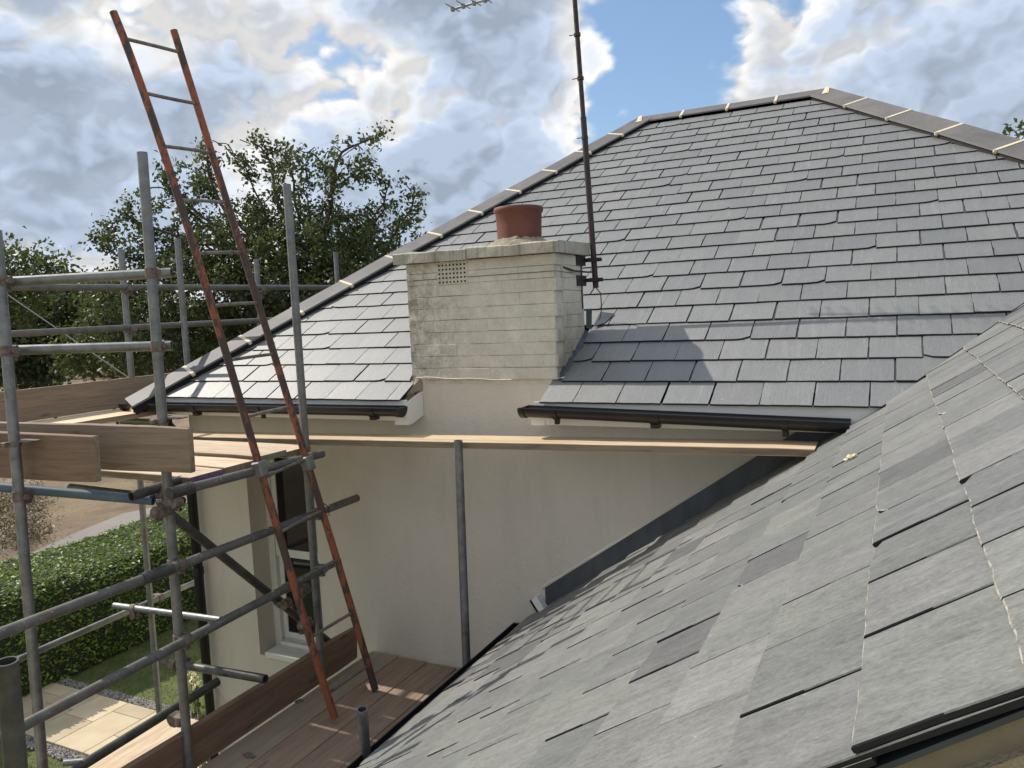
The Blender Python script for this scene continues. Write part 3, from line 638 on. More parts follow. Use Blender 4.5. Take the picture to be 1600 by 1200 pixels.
G2 = gutter(house, (-1.90, 3.945, -.556), (-.20, 3.945, -.598), brackets=(.12, .83), joins=(.45,), stops=(True, False))
fa = MB(); fa.box((-5.06, 4.012, -.665), (-2.745, 4.03, -.535)); fa.build('fascia', 'upvc', house)
fa = MB(); fa.box((-1.87, 4.012, -.665), (.02, 4.03, -.535)); fa.build('fascia', 'upvc', house)
fa = MB(); fa.box((-5.06, 4.032, -.663), (-2.76, 4.199, -.655)); fa.build('soffit', 'upvc', house)
fa = MB(); fa.box((-1.868, 4.032, -.663), (.02, 4.199, -.655)); fa.build('soffit', 'upvc', house)
# boxed eaves end beside the chimney breast
fa = MB(); fa.add([(-2.738, 4.008, -.69), (-2.738, 4.06, -.69), (-2.738, 4.198, -.655), (-2.738, 4.198, -.50), (-2.738, 4.008, -.56),
                   (-2.756, 4.008, -.69), (-2.756, 4.06, -.69), (-2.756, 4.198, -.655), (-2.756, 4.198, -.50), (-2.756, 4.008, -.56)],
                  [(0, 1, 2, 3, 4), (9, 8, 7, 6, 5), (0, 5, 6, 1), (1, 6, 7, 2), (2, 7, 8, 3), (3, 8, 9, 4), (4, 9, 5, 0)]); fa.build('eaves_end_panel', 'upvc', house)
fa = MB(); fa.box((-2.83, 4.004, -.69), (-2.757, 4.011, -.62)); fa.build('eaves_corner', 'upvc', house)
fa = MB(); fa.sheet([(-1.80, 4.012, -.665), (-1.80, 4.0, zm(4.0)-.022), (-1.80, 4.198, zm(4.198)-.022), (-1.80, 4.198, -.655)], (-1, 0, 0), .03); fa.box((-1.885, 4.006, -.668), (-1.80, 4.0115, -.56)); fa.build('eaves_corner', 'upvc', house)
fa = MB(); fa.add([(-2.80, 4.1, zm(4.1)-.04), (-2.735, 4.195, -.49), (-2.735, 4.195, -.40), (-2.80, 4.195, -.40)], [(0, 1, 2, 3)]); fa.build('eaves_mortar', 'grey_mortar', house)
# downpipe at the corner with an offset bend
PX_ = onY(306, 850, 4.13)[0]; dp = MB(); dp.path([(PX_-.02, 3.945, -.63), (PX_-.02, 3.95, -.70), (PX_, 4.08, -.86), (PX_, 4.13, -.95), (PX_, 4.13, GZ+.1)], .036, n=14); D_ = dp.build('downpipe', 'black', house, smooth=True)
for z in (-.70, -.93, -1.9, -3.2, -4.5):
    q = MB(); yy = 3.96 if z > -.8 else 4.13; q.tube((PX_, yy, z-.03), (PX_, yy, z+.03), .043, n=14); q.build('pipe_collar', 'black', D_, smooth=True)
# other roof slopes of the house (seen edge-on or not at all) keep it a solid building
under('left_slope', [(-5.12, 3.98, ZE-.05), (-2.5, YR, zm(YR)-.03), (-5.12, 12.9, ZE-.05)][::-1], house, nrm=(-.7, 0, .7))
under('back_slope', [(-2.5, YR, zm(YR)-.03), (-.62, YR, zm(YR)-.03), (2.92, 12.9, ZE-.05), (-5.12, 12.9, ZE-.05)], house, nrm=(0, SM_, CM))
under('right_slope', [(2.94, 3.98, ZE-.05), (-.62, YR, zm(YR)-.03), (2.94, 12.9, ZE-.05)], house, nrm=(.7, 0, .7))

# hip and ridge tiles with pale pointing
def cap_row(A, B, d1, d2, n, lift=.05, w=.185, closed_start=False, w2=None):
    A = np.array(A, float); B = np.array(B, float); ax = (B-A)/np.linalg.norm(B-A); L = np.linalg.norm(B-A)/n; t = .014
    d1 = np.array(d1, float); d1 -= ax*np.dot(d1, ax); d1 /= np.linalg.norm(d1); d2 = np.array(d2, float); d2 -= ax*np.dot(d2, ax); d2 /= np.linalg.norm(d2)
    w2 = w2 or w; up = -(d1+d2); up /= np.linalg.norm(up)
    for i in range(n):
        jl = rng.normal(0, .002)
        a = A+ax*(L*i+.006)+up*(lift+jl); b = A+ax*(L*(i+1)-.006)+up*(lift+rng.normal(0, .002)); q = MB()
        def sec(p): return [p+d1*w, p, p+d2*w2, p+d2*w2-up*t, p-up*t*1.3, p+d1*w-up*t]
        q.add(sec(a)+sec(b), [(0, 1, 7, 6), (1, 2, 8, 7), (2, 3, 9, 8), (3, 4, 10, 9), (4, 5, 11, 10), (5, 0, 6, 11), (5, 4, 1, 0), (4, 3, 2, 1), (6, 7, 10, 11), (7, 8, 9, 10)])
        q.build('hip_tile' if abs(ax[2]) > .05 else 'ridge_tile', 'hip', roof)
        if i < n-1 or True:
            m = A+ax*L*(i+1)+up*(lift+.003); q = MB(); hw = .0125
            if i == n-1: break
            def s2(p, e): return [p+d1*(w+.006), p+e, p+d2*(w2+.006), p+d2*(w2)-up*.02, p-up*.02, p+d1*(w)-up*.03]
            aa = s2(m-ax*hw, 0); bb = s2(m+ax*hw, 0)
            q.add(aa+bb, [(0, 1, 7, 6), (1, 2, 8, 7), (2, 3, 9, 8), (5, 0, 6, 11), (5, 4, 1, 0), (4, 3, 2, 1), (6, 7, 10, 11), (7, 8, 9, 10)])
            q.bbox(m+d1*(w+.004)-up*.012, (.013, .012, .012), bev=.005)
            q.build('mortar_joint', 'mortar', roof)
    q = MB(); a, b = A+up*(lift-.012), B+up*(lift-.012)
    q.add([a+d1*(w-.012), b+d1*(w-.012), b+d1*(w-.012)-up*.06, a+d1*(w-.012)-up*.06, a, a-up*.09], [(0, 1, 2, 3), (3, 2, 1, 0), (0, 3, 5, 4)]); q.build('shaded_bedding', 'felt', roof)  # mortar bed coloured near black for the shadow under the tile edge
HL0 = (-5.16, 3.90, ZE-.05); HL1 = (-2.5, YR, zm(YR)); HR0 = (-.62, YR, zm(YR))
yh = 3.9
cap_row(HL0, HL1, (.86, -.44*CM, -.44*SM_), (-.7, .35, -.68), 12, lift=.05, w=.20)
cap_row(HL1, HR0, (0, -CM, -SM_), (0, CM, -SM_), 4, lift=.045, w=.16)
yq = 4.5; HR1 = (2.92+(-.62-2.92)*((yq-YE)/(YR-YE)), yq, zm(yq))
cap_row(HR0, HR1, (-.78, -.55*CM, -.55*SM_), (.75, .3, -.6), 9, lift=.05, w=.215)
q = MB(); c0 = np.array(HL0)+np.array((0, 0, .03)); q.add([c0, c0+(.02, -.0, 0), c0+np.array((.13, -.06, -.06)), c0+np.array((.12, -.05, -.10)), c0+np.array((-.06, .04, -.10)), c0+np.array((-.08, .05, -.05))], [(0, 5, 4, 3, 2, 1)]); q.build('hip_end_mortar', 'mortar', roof)
for P, s_ in ((HL1, .6), (HR0, .75)):
    q = MB(); p = np.array(P)+(0, 0, .052); d1 = np.array((.15 if P is HL1 else -.05, -CM, -SM_)); q.add([p+(-.02, 0, .004), p+(.02, 0, .004), p+d1*.19+(.03, 0, 0.004), p+d1*.2+(-.03, 0, 0.004)], [(0, 3, 2, 1)]); q.sheet([p+(-.013, 0, .006), p+d1*.19+(-.013, 0, .006), p+d1*.19+(.013, 0, .006), p+(.013, 0, .006)], (0, -SM_, CM), .02); q.build('mortar_joint', 'mortar', roof)

# lead flashing up the wall above the wing roof, three lapped sheets
fl = [(-1.93, -1.15), (-1.18, -.42), (-.45, -.17)]
for i, (x0, x1) in enumerate(fl):
    q = MB(); y = WY-.004-.0025*(i % 2); nseg = 10; P_ = []
    for j in range(nseg+1):
        x = x0+(x1-x0)*j/nseg; hh = .135+.006*math.sin(j*1.7+i)+rng.normal(0, .002)
        P_ += [(x, y, zn(x)+hh), (x, y-.003, zn(x)-.01)]
    q.add(P_, [(2*j, 2*j+1, 2*(j+1)+1, 2*(j+1)) for j in range(nseg)]); q.build('lead_flashing', 'lead', wing, smooth=True)
q = MB(); P_ = []
for j in range(41):
    x = -1.95+(-.17+1.95)*j/40; P_ += [(x, WY-.001, zn(x)+.150+rng.normal(0, .003)), (x, WY-.009, zn(x)+.136+rng.normal(0, .003)), (x, WY-.007, zn(x)+.125)]
q.add(P_, [(3*j+k_, 3*j+k_+1, 3*(j+1)+k_+1, 3*(j+1)+k_) for j in range(40) for k_ in range(2)]); q.build('render_bead', 'render', wing)
q = MB(); rt = Matrix.Rotation(-AN, 3, 'Y'); q.bbox((-1.955, WY-.03, zn(-1.955)+.045), (.022, .03, .05), rot=rt, bev=.003); q.build('kick_out_block', 'upvc', wing)
q = MB(); q.bbox((-1.99, WY-.02, zn(-1.99)+.045), (.009, .018, .05), rot=rt, bev=.003); q.build('kick_out_gap', 'black', wing)
# lead valley strip
q = MB(); pts = [(xv(y_), y_, zm(y_)-.012) for y_ in (4.02, 6.2)]; a_, b_ = map(np.array, pts)
q.add([a_+(-.12, 0, 0.0), b_+(-.12, 0, 0.0), b_+(0, 0, -.004), a_+(0, 0, -.004), a_+(.1, 0, .1*TN), b_+(.1, 0, .1*TN)], [(0, 3, 2, 1), (3, 4, 5, 2)]); q.build('valley_lead', 'lead', wing)

# ---------------------------------------------------------------- chimney (part of the house)
CX0, CX1, CY0, CY1 = -2.80, -1.772, 4.185, 4.615
r_ = np.random.default_rng(21)
def brick_geo(q, ax, s0, s1, d, dsign, z0, z1, b=.0026):
    s0 += .0004; s1 -= .0004; za, zb = z0+r_.normal(0, .0012), z0+abs(r_.normal(0, .0012)); b = max(.0012, r_.normal(.0028, .0011))
    prof = [(d-dsign*.10, z0), (d-dsign*b, z0), (d, z0+b), (d, z1-b), (d-dsign*b, z1), (d-dsign*.10, z1)]
    P = [((s, p, z+(r_.normal(0, .0011) if k9 in (1, 4) else 0)) if ax == 0 else (p, s, z+(r_.normal(0, .0011) if k9 in (1, 4) else 0))) for s in (s0, s1) for k9, (p, z) in enumerate(prof)]
    q.add(P, [(i, i+1, 7+i, 6+i) for i in range(5)]+[(0, 6, 11, 5)]+[(0, 1, 2, 3, 4, 5), (11, 10, 9, 8, 7, 6)])
ch = MB(); ch.box((CX0+.012, CY0+.012, -1.0+.55), (CX1-.012, CY1+.03, .30)); chim = ch.build('chimney', 'paint', house)
cz = -.425; cou = .0745; row = 0
while cz < .30:
    hh = min(cou, .310-cz)
    big = cz > .21
    if big: hh = .310-cz
    # front face bricks
    x = CX0+(0 if row % 2 else -.11)
    while x < CX1-.01:
        x0, x1 = max(x, CX0), min(x+.225, CX1); x += .225
        if x1-x0 < .03: continue
        if big: x0, x1, x = CX0, CX1, CX1
        q = MB(); j = abs(r_.normal(0, .0009)); brick_geo(q, 0, x0, x1, CY0-j, -1, cz+.0006, cz+hh-.0006); q.build('brick', 'paint', chim)
    y = CY0+.103+(.10 if row % 2 else 0)
    ys = [CY0+.104]+([CY0+.104+.11] if row % 2 else [])
    while ys[-1] < CY1-.05: ys.append(min(ys[-1]+.225, CY1))
    if big: ys = [CY0+.104, CY1]
    for y0, y1 in zip(ys[:-1], ys[1:]):
        if zm(y0)-.05 > cz+hh: continue
        for xx in (CX1-.05, CX0+.05):
            q = MB(); j = r_.normal(0, .0006); brick_geo(q, 1, y0, y1, (CX1 if xx > -2 else CX0)+j, (1 if xx > -2 else -1), cz+.0006, cz+hh-.0006); q.build('brick', 'paint', chim)
    cz += cou; row += 1
    if big: break
q = MB(); P_ = []
for j in range(61):
    x = CX0+.03+(CX1-CX0-.0)*j/60-.0; z = -.417+.004*math.sin(j*.31)+.005*math.sin(j*.11+1)+rng.normal(0, .0006); P_ += [(x, CY0+.004, z+.006), (x, CY0-.006, z), (x, CY0+.004, z-.005), (x, CY0+.02, z-.007)]
q.add(P_, [(4*j+k_, 4*j+k_+1, 4*(j+1)+k_+1, 4*(j+1)+k_) for j in range(60) for k_ in range(3)]); q.build('render_lip', 'render', chim, smooth=True)
cpx = CX0-.065; cx2 = CX1+.038
for (x0, x1, dz) in ((cpx, -2.335, 0), (-2.331, cx2, .002)):
    q = MB(); n_ = 8; T_ = []; Y0, Y1 = CY0-.05, CY1+.04; r2 = np.random.default_rng(int(abs(x0)*100))
    for i in range(n_+1):
        x = x0+(x1-x0)*i/n_; a = r2.normal(0, .0018); b = r2.normal(0, .0025)
        T_ += [(x, Y0+a, .311+dz+b*.5), (x, Y0+b, .370+dz+a), (x, Y0+.012+b, .377+dz+b*1.5), (x, Y1-.01, .386+dz), (x, Y1+b, .378), (x, Y1+b, .312)]
    fs = [(6*i+k_, 6*(i+1)+k_, 6*(i+1)+(k_+1) % 6, 6*i+(k_+1) % 6) for i in range(n_) for k_ in range(6)]
    fs += [(5, 4, 3, 2, 1, 0), tuple(6*n_+k_ for k_ in range(6))]; q.add(T_, fs); q.build('coping_slab', 'coping', chim)
PC = (-2.105, 4.42, .382)
q = MB(); q.lathe(PC, [(.235, -.012), (.215, .008), (.195, .018), (.175, .03), (.158, .036), (.145, .048), (.13, .05)], 40)
q.v = [(x+rng.normal(0, .004), y+rng.normal(0, .004), z+rng.normal(0, .004) if z > .39 else z) for x, y, z in q.v]; q.v = [(x, max(CY0-.02, min(CY1+.02, y)), z) for x, y, z in q.v]
q.build('flaunching', 'grey_mortar', chim)
q = MB(); q.lathe(PC, [(.137, .02), (.139, .12), (.143, .20), (.149, .207), (.154, .22), (.154, .232), (.149, .239), (.138, .239), (.130, .232), (.125, .12), (.125, .03), (.001, .03)], 40); q.build('chimney_pot', 'pot', chim, smooth=True)
# air brick
q = MB(); q.bbox((-2.462, CY0-.001, .248), (.108, .006, .080), bev=.003); av = q.build('air_brick', 'paint', chim)
q = MB()
for i in range(8):
    for j in range(6):
        if (i, j) in ((1, 5),): continue
        x, z = -2.552+i*.0258, .183+j*.0258; s_ = .0058
        q.add([(x-s_, CY0-.0078, z-s_), (x+s_, CY0-.0078, z-s_), (x+s_, CY0-.0078, z+s_), (x-s_, CY0-.0078, z+s_)], [(0, 1, 2, 3)])
q.build('vent_hole', 'vent_hole', av)['kind'] = 'stuff'
# lead and mortar where slates meet the chimney
q = MB(); P_ = []
for j in range(25):
    y = 4.17+.46*j/24; P_ += [(CX1+.002, y, zm(y)+.028+rng.normal(0, .004)), (CX1+.008, y, zm(y)+.012), (CX1+.03+rng.normal(0, .003), y, zm(y)+.002)]
q.add(P_, [(3*j+k_, 3*(j+1)+k_, 3*(j+1)+k_+1, 3*j+k_+1) for j in range(24) for k_ in range(2)]); q.build('soaker', 'lead', chim)
q = MB(); q.sheet([(CX1+.003, CY1+.02, -.14), (CX1+.035, CY1+.03, -.15), (CX1+.035, CY1+.05, -.02), (CX1+.003, CY1+.03, -.02)], (0, -1, 0), .003); q.sheet([(CX1+.036, CY1+.06, zm(CY1+.06)+.02), (CX1+.10, CY1+.10, zm(CY1+.1)+.016), (CX1+.13, CY1+.2, zm(CY1+.2)+.016), (CX1+.036, CY1+.2, zm(CY1+.2)+.03)], (0, -SM_, CM), .003); q.build('back_gutter_lead', 'lead', chim)
q = MB(); P_ = []
for j in range(17):
    y = 4.17+.44*j/16; P_ += [(CX0-.002, y, zm(y)+.035+rng.normal(0, .006)), (CX0-.012, y, zm(y)+.015), (CX0-.02+rng.normal(0, .004), y, zm(y)+.004)]
q.add(P_, [(3*j+k_, 3*j+k_+1, 3*(j+1)+k_+1, 3*(j+1)+k_) for j in range(16) for k_ in range(2)]); q.build('mortar_fillet', 'mortar', chim)

# ---------------------------------------------------------------- aerial
b0 = onY(931, 450, 4.665); m1 = onY(898, 0, 4.665); top = b0+(m1-b0)*1.22
aer = empty('tv_aerial', b0, 'tall dark television aerial mast bracketed to the back of the chimney', 'aerial')
q = MB(); mid = b0+(m1-b0)*.60; q.tube(b0, mid, .0185, n=14); q.tube(mid, top, .0150, n=12); q.build('mast', 'aerial', aer, smooth=True)
for px, py in ((925, 405), (929, 437)):
    p = b0+(m1-b0)*((450-py)/450); q = MB(); q.box((CX1+.0, p[1]-.012, p[2]-.012), (p[0]+.055, p[1]-.008, p[2]+.012)); q.box((CX1-.02, p[1]-.16, p[2]-.035), (CX1+.006, p[1]-.004, p[2]+.03)); q.bbox(p+(0.0, -.022, 0), (.03, .012, .013), bev=.003); q.tube(p+(.045, -.03, 0), p+(.045, .02, 0), .005, n=8); q.build('bracket', 'aerial', aer)
p = b0+(m1-b0)*((450-423)/450); q = MB(); q.path([(CX1, 4.3, p[2]+.02), (CX1+.01, 4.45, p[2]), (CX1+.03, 4.62, p[2]-.005), (CX1+.06, 4.66, p[2]-.005)], .006, n=6); q.build('hook', 'aerial', aer)
q = MB(); q.path([(CX1+.05, 4.66, p[2]-.08), (CX1+.085, 4.70, p[2]-.14), (CX1+.08, 4.72, p[2]-.24), (CX1+.07, 4.70, p[2]-.31)], .0035, n=6); q.build('aerial_cable', 'wire', aer)
q = MB(); q.tube((CX1+.004, 4.585, -.02), (CX1+.004, 4.585, .29), .004, n=6); q.path([(CX0, CY0-.004, .205), (-2.4, CY0-.006, .207), (CX1, CY0-.004, .208), (CX1+.004, 4.45, .20)], .0016, n=4); q.build('tie_wire', 'wire', aer)
for py in (212, 120, 53):
    p = b0+(m1-b0)*((450-py)/450); q = MB(); q.tube(p-(0, 0, .01), p+(0, 0, .01), .021, n=12); q.tube(p+(-.05, -.01, .0), p+(.01, 0, .004), .003, n=6); q.build('clip', 'aerial', aer)
zb = onY(895, -38, 4.665)[2]; e = onZ(705, 15, zb); mp = b0+(m1-b0)*((450+38)/450); e = e+(mp-e)*0; d_ = (mp-e); d_[2] = 0; L_ = np.linalg.norm(d_); d_ /= L_; sd_ = np.array((d_[1], -d_[0], 0))
q = MB(); q.tube(e, mp+d_*.35, .0085, n=8); q.build('boom', 'alu', aer)
for k_ in range(13):
    c_ = e+d_*(.012+.085*k_); q = MB(); q.tube(c_-sd_*.085+(0, 0, .010), c_+sd_*.085+(0, 0, .010), .0035, n=6); q.bbox(c_, (.012, .012, .014), bev=.003); q.build('element', 'alu', aer)

# ================================================================== SCAFFOLDING
RT = .02415
def coupler(parent, p, a1, a2, off=.052, mat='rust', s=1.0):
    """double coupler: sleeve round tube 1 (axis a1) at p, sleeve round tube 2 (axis a2) at p+off"""
    p = np.array(p, float); a1 = np.array(a1, float)/np.linalg.norm(a1); a2 = np.array(a2, float)/np.linalg.norm(a2)
    nrm = np.cross(a1, a2); nrm /= np.linalg.norm(nrm)
    if off < 0: nrm = -nrm; off = -off
    q = MB(); q.tube(p-a1*.024*s, p+a1*.024*s, RT+.006, n=12); p2 = p+nrm*off; q.tube(p2-a2*.024*s, p2+a2*.024*s, RT+.006, n=12)
    m = (p+p2)/2; Rm = np.array([a1, a2, nrm]).T; q.bbox(m, (.025, .025, .02), rot=Rm, bev=.004)
    for c_, ax, o in ((p, a1, a2), (p2, a2, a1)):
        e = c_+o*.036; q.tube(e-nrm*.02, e+nrm*.03, .007, n=6); q.tube(e+nrm*.018, e+nrm*.03, .0125, n=6); q.bbox(e, (.012, .008, .012), rot=np.array([ax, o, nrm]).T, bev=.002)
    q.build('coupler', mat, parent)
def sleeve(parent, p, ax, w=.16, mat='dark_tube'):
    ax = np.array(ax, float)/np.linalg.norm(ax); p = np.array(p, float); q = MB(); q.tube(p-ax*w/2, p+ax*w/2, RT+.006, n=14); q.tube(p-ax*w*.3-(0, 0, .03), p-ax*w*.3+(0, 0, .032), .008, n=6); q.tube(p+ax*w*.3-(0, 0, .03), p+ax*w*.3+(0, 0, .032), .008, n=6); q.build('sleeve_coupler', mat, parent)
def tube(name, a, b, parent, mat='galv', hollow=.004, label=None):
    q = MB(); q.tube(a, b, RT, n=20, hollow=hollow); o = q.build(name, mat, parent, smooth=True)
    if label: o['label'] = label
    return o
XF = -3.20
sc1 = empty('scaffolding', (XF, 3.1, GZ), 'galvanised tube scaffold frame on the left with guard rails and ladder leaning on it', 'scaffolding')
pA0, pA1 = onX(222, 238, XF-.05), onX(290, 1130, XF-.05); dA = pA1-pA0; pA1 = pA0+dA*1.0
pAb = pA0+dA*(GZ+.03-pA0[2])/dA[2]; tube('standard', pA0, pAb, sc1)
pD0, pD1 = onX(448, 288, XF-.06), onX(490, 870, XF-.06); dD = pD1-pD0; pDb = pD0+dD*(GZ+.03-pD0[2])/dD[2]; tube('standard', pD0, pDb, sc1)
pB0, pB1 = onY(-6, 360, 2.25), onY(66, 1190, 2.13); dB = pB1-pB0; pBb = pB0+dB*(GZ+.03-pB0[2])/dB[2]; tube('standard', pB0, pBb, sc1)
def Aat(y_): t = (y_-pA0[1]) ; return None
def on_line(P0, d, z): return P0+d*((z-P0[2])/d[2])
# guard rails between B and A
for (l, r_px, m_) in (((20, 440), (268, 426), 'galv'), ((28, 547), (268, 540), 'galv')):
    a = onY(*l, 2.31); b = onY(*r_px, 2.715); dd = (b-a); a = a-dd*.25; tube('guard_rail', a, b, sc1, m_)
    pa = on_line(pA0, dA, b[2]-.0); coupler(sc1, pa, dA, dd, off=.05 if np.cross(dA, dd)[1] > 0 else -.05)
    za = (onY(*l, 2.31))[2]; pb = on_line(pB0, dB, za); coupler(sc1, pb, dB, dd, off=.05 if np.cross(dB, dd)[1] > 0 else -.05)
# blue painted transom
a = onY(45, 765, 2.33); b = onY(240, 782, 2.60); tube('transom', a-(b-a)*.35, b, sc1, 'blue_tube', label='blue painted tube under the upper platform')
coupler(sc1, on_line(pB0, dB, a[2]+.01), dB, b-a, off=.05 if np.cross(dB, b-a)[1] > 0 else -.05)
# ledgers along the side frame (towards the wall)
def ledger(l, r, x=XF, mat='dull', ext0=0, ext1=0, name='ledger'):
    a = onX(*l, x); b = onX(*r, x); d = b-a; a2, b2 = a-d*ext0, b+d*ext1; tube(name, a2, b2, sc1, mat); return a, b, d
a, b, d = ledger((265, 771), (500, 710), mat='dull', ext0=0.0, ext1=.02); T1 = (a, b)
coupler(sc1, a+d*.90+(-.0, 0, 0), d, dD, off=-.05 if np.cross(d, dD)[0] > 0 else .05, mat='clampgrey')
sleeve(sc1, a+d*.06, d, .14)
c1 = on_line(pA0, dA, a[2]-.05); coupler(sc1, c1, dA, d, off=-.05 if np.cross(dA, d)[0] < 0 else .05); coupler(sc1, c1-(0, .02, .04), dA, (1, .1, 0), off=.05)
coupler(sc1, c1+(-.06, 0.02, -.01), (1, 0, .1), d, off=.05)
a2 = onX(205, 776, XF-.12); b2 = onX(262, 757, XF-.12); tube('ledger', a2, b2+(b2-a2)*.4, sc1, 'dark_tube')
q0 = onY(285, 783, 2.86); tube('transom', q0, q0+np.array((-1.0, .05, 0)), sc1, 'dull')
for (l, r, s_) in (((0, 990), (558, 778), .5), ((35, 1135), (529, 876), .5)):
    a, b, d = ledger(l, r, mat='dull', ext0=.25 if s_ else 0)
    t = (pA0[1]-a[1])/d[1]; pa = on_line(pA0, dA, (a+d*t)[2]); t = (pa[1]-a[1])/d[1]
    coupler(sc1, a+d*t, d, dA, off=-.05 if np.cross(d, dA)[0] > 0 else .05); 
    if l[1] == 990: sleeve(sc1, a+d*(t-.06), d, .17)
    else: sleeve(sc1, a+d*(t+.38), d, .12, 'rust')
    pd = on_line(pD0, dD, (a+d*((pD0[1]-a[1])/d[1]))[2]); t = (pd[1]-a[1])/d[1]; coupler(sc1, a+d*t, d, dD, off=-.05 if np.cross(d, dD)[0] > 0 else .05, mat='clampgrey')
a, b, d = ledger((130, 1195), (340, 1065), x=XF-.22, mat='dark_tube', ext0=.3)
coupler(sc1, on_line(pA0, dA, (a+d*.72)[2])+(-.03, 0, 0), dA, d, off=-.05 if np.cross(dA, d)[0] > 0 else .05)
# diagonal brace
a = onX(262, 800, XF-.11); b = onX(520, 1008, XF-.11); tube('brace', a, b, sc1, 'dark_tube')
coupler(sc1, a+(b-a)*.62, b-a, (0, 1, 0), off=-.05 if np.cross(b-a, (0, 1, 0))[0] < 0 else .05)
a = onY(256, 1034, 3.0); b = onY(415, 1061, 3.02); tube('transom', a, b, sc1, 'dark_tube'); coupler(sc1, a+(b-a)*.11, b-a, dA, off=.05)
a = onX(385, 1000, XF-.02); 
for (px, py) in ((477, 920), (480, 972)):
    p = onX(px, py, XF-.04); coupler(sc1, p, dD, (1, .2, 0), mat='rust')

# scaffold on the left side of the house
XL = -5.5
sc2 = empty('scaffolding', (XL, 5.0, GZ), 'tall scaffold row beyond the hip of the roof along the left side of the house', 'scaffolding')
def pole(px0, py0, x, zb=GZ+.03, lean=(0, 0), name='standard', mat='galv', parent=sc2):
    p = onX(px0, py0, x); q = np.array((p[0]+lean[0], p[1]+lean[1], zb)); tube(name, p, q, parent, mat, hollow=0); return p, q
P1 = pole(189, 390, XL, lean=(.08, -.12)); P3 = pole(400, 405, XL, lean=(.05, -.05)); P4 = pole(524, 394, XL, lean=(0, 0)); P2 = pole(277, 373, XL+.2, zb=-2.6, lean=(.05, -.06))
p_ = onX(640, 380, XL)
for (l, z1) in (((20, 449), (520, 449)), ((15, 522), (420, 500))):
    a = onX(*l, XL+.05); b = onX(*z1, XL+.05); a = a-(b-a)*.6; b = b+(b-a)*.3; tube('guard_rail', a, b, sc2, 'dull')
    for P in (P1, P3, P4):
        d1 = P[1]-P[0]; c_ = P[0]+d1*((a[2]-P[0][2])/d1[2]); coupler(sc2, c_, d1, b-a, off=.05 if np.cross(d1, b-a)[0] > 0 else -.05)
a = onX(30, 1030, XL); b = onX(300, 912, XL); tube('ledger', a-(b-a)*.5, b+(b-a)*.6, sc2, 'galv')
coupler(sc2, a+(b-a)*.78, b-a, P1[1]-P1[0])
a = onX(179, 946, XL+.1); b = onY(304, 963, a[1]+.02); tube('transom', a, b+(b-a)*.3, sc2, 'galv'); coupler(sc2, a+(b-a)*.25, b-a, (0, 1, 0), off=-.05)
a = onY(190, 658, 4.0); b = onY(262, 660, 4.0); tube('transom', a, b, sc2, 'galv')
a = onX(100, 1192, XL); tube('ledger', a, a+np.array((.6, .35, 0.0)), sc2, 'galv')

def lonepole(px, py, px2, py2, d0, d1, name, label, zb, mat='galv'):
    a = atd(px, py, d0); b = atd(px2, py2, d1); dd = b-a; e = a+dd*((zb-a[2])/dd[2]); o = tube(name, a, e, None, mat, hollow=.0045)
    o.data.transform(Matrix.Translation(Vector(-e))); o.location = Vector(e); tag(o, label, 'scaffold pole'); return a, e
lonepole(716, 688, 729, 1035, 4.36, 4.47, 'scaffold_pole', 'upright grey tube standing alone against the cream wall in front of the long board', -2.3, 'galv')
lonepole(566, 1108, 571, 1180, 3.45, 3.5, 'scaffold_pole', 'short open ended tube stub beside the dark gutter at the bottom of the picture', GZ, 'galv')
lonepole(10.5, 1033, 24.5, 1198, 1.78, 1.82, 'scaffold_pole', 'large dark open ended tube in the bottom left corner, nearest of all tubes', GZ, 'dark_tube')

# ---------------------------------------------------------------- boards
def board(p0, p1, up, w=.225, t=.038, mat='wood_new', label='', name='scaffold_board', group=None, endmat=None, cat='board'):
    """board with its axis from p0 to p1; up = normal of its broad face"""
    p0 = np.array(p0, float); p1 = np.array(p1, float); X = p1-p0; L = np.linalg.norm(X); X /= L; Z = np.array(up, float); Z -= X*np.dot(Z, X); Z /= np.linalg.norm(Z); Y = np.cross(Z, X)
    q = MB(); n = max(4, int(L/.18)); ring = []; b = .003; rb = np.random.default_rng(abs(hash(label)) % 9999 if False else len(label)*7+int(L*1000) % 977)
    for i in range(n+1):
        x = -L/2+L*i/n; j = rb.normal(0, .0011, 4); k0 = .004 if i in (0, n) else 0
        hy, hz = w/2, t/2
        ring += [(x, -hy+b+j[0]+k0, -hz), (x, hy-b-j[1]-k0, -hz), (x, hy-j[1]-k0, -hz+b), (x, hy-j[1]-k0, hz-b-k0), (x, hy-b-j[1]-k0, hz+j[2]*.5-k0), (x, -hy+b+j[0]+k0, hz+j[3]*.5-k0), (x, -hy+j[0]+k0, hz-b-k0), (x, -hy+j[0]+k0, -hz+b)]
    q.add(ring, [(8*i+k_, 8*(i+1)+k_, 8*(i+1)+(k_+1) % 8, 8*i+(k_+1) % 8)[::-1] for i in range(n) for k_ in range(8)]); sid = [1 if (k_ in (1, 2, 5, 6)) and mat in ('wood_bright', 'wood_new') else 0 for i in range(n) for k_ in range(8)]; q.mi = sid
    q.add([ring[k_] for k_ in range(8)], [tuple(range(8))], 2 if endmat else 1); q.add([ring[8*n+k_] for k_ in range(8)], [tuple(range(8))[::-1]], 2 if endmat else 1)
    c = (p0+p1)/2; mw = Matrix(((X[0], Y[0], Z[0], c[0]), (X[1], Y[1], Z[1], c[1]), (X[2], Y[2], Z[2], c[2]), (0, 0, 0, 1)))
    o = q.build(name, [mat, 'wood_side']+([endmat] if endmat else []), None, mw=mw); tag(o, label, cat, group); return o
Zu = (0, 0, 1)
gU = 'boards of the upper platform'
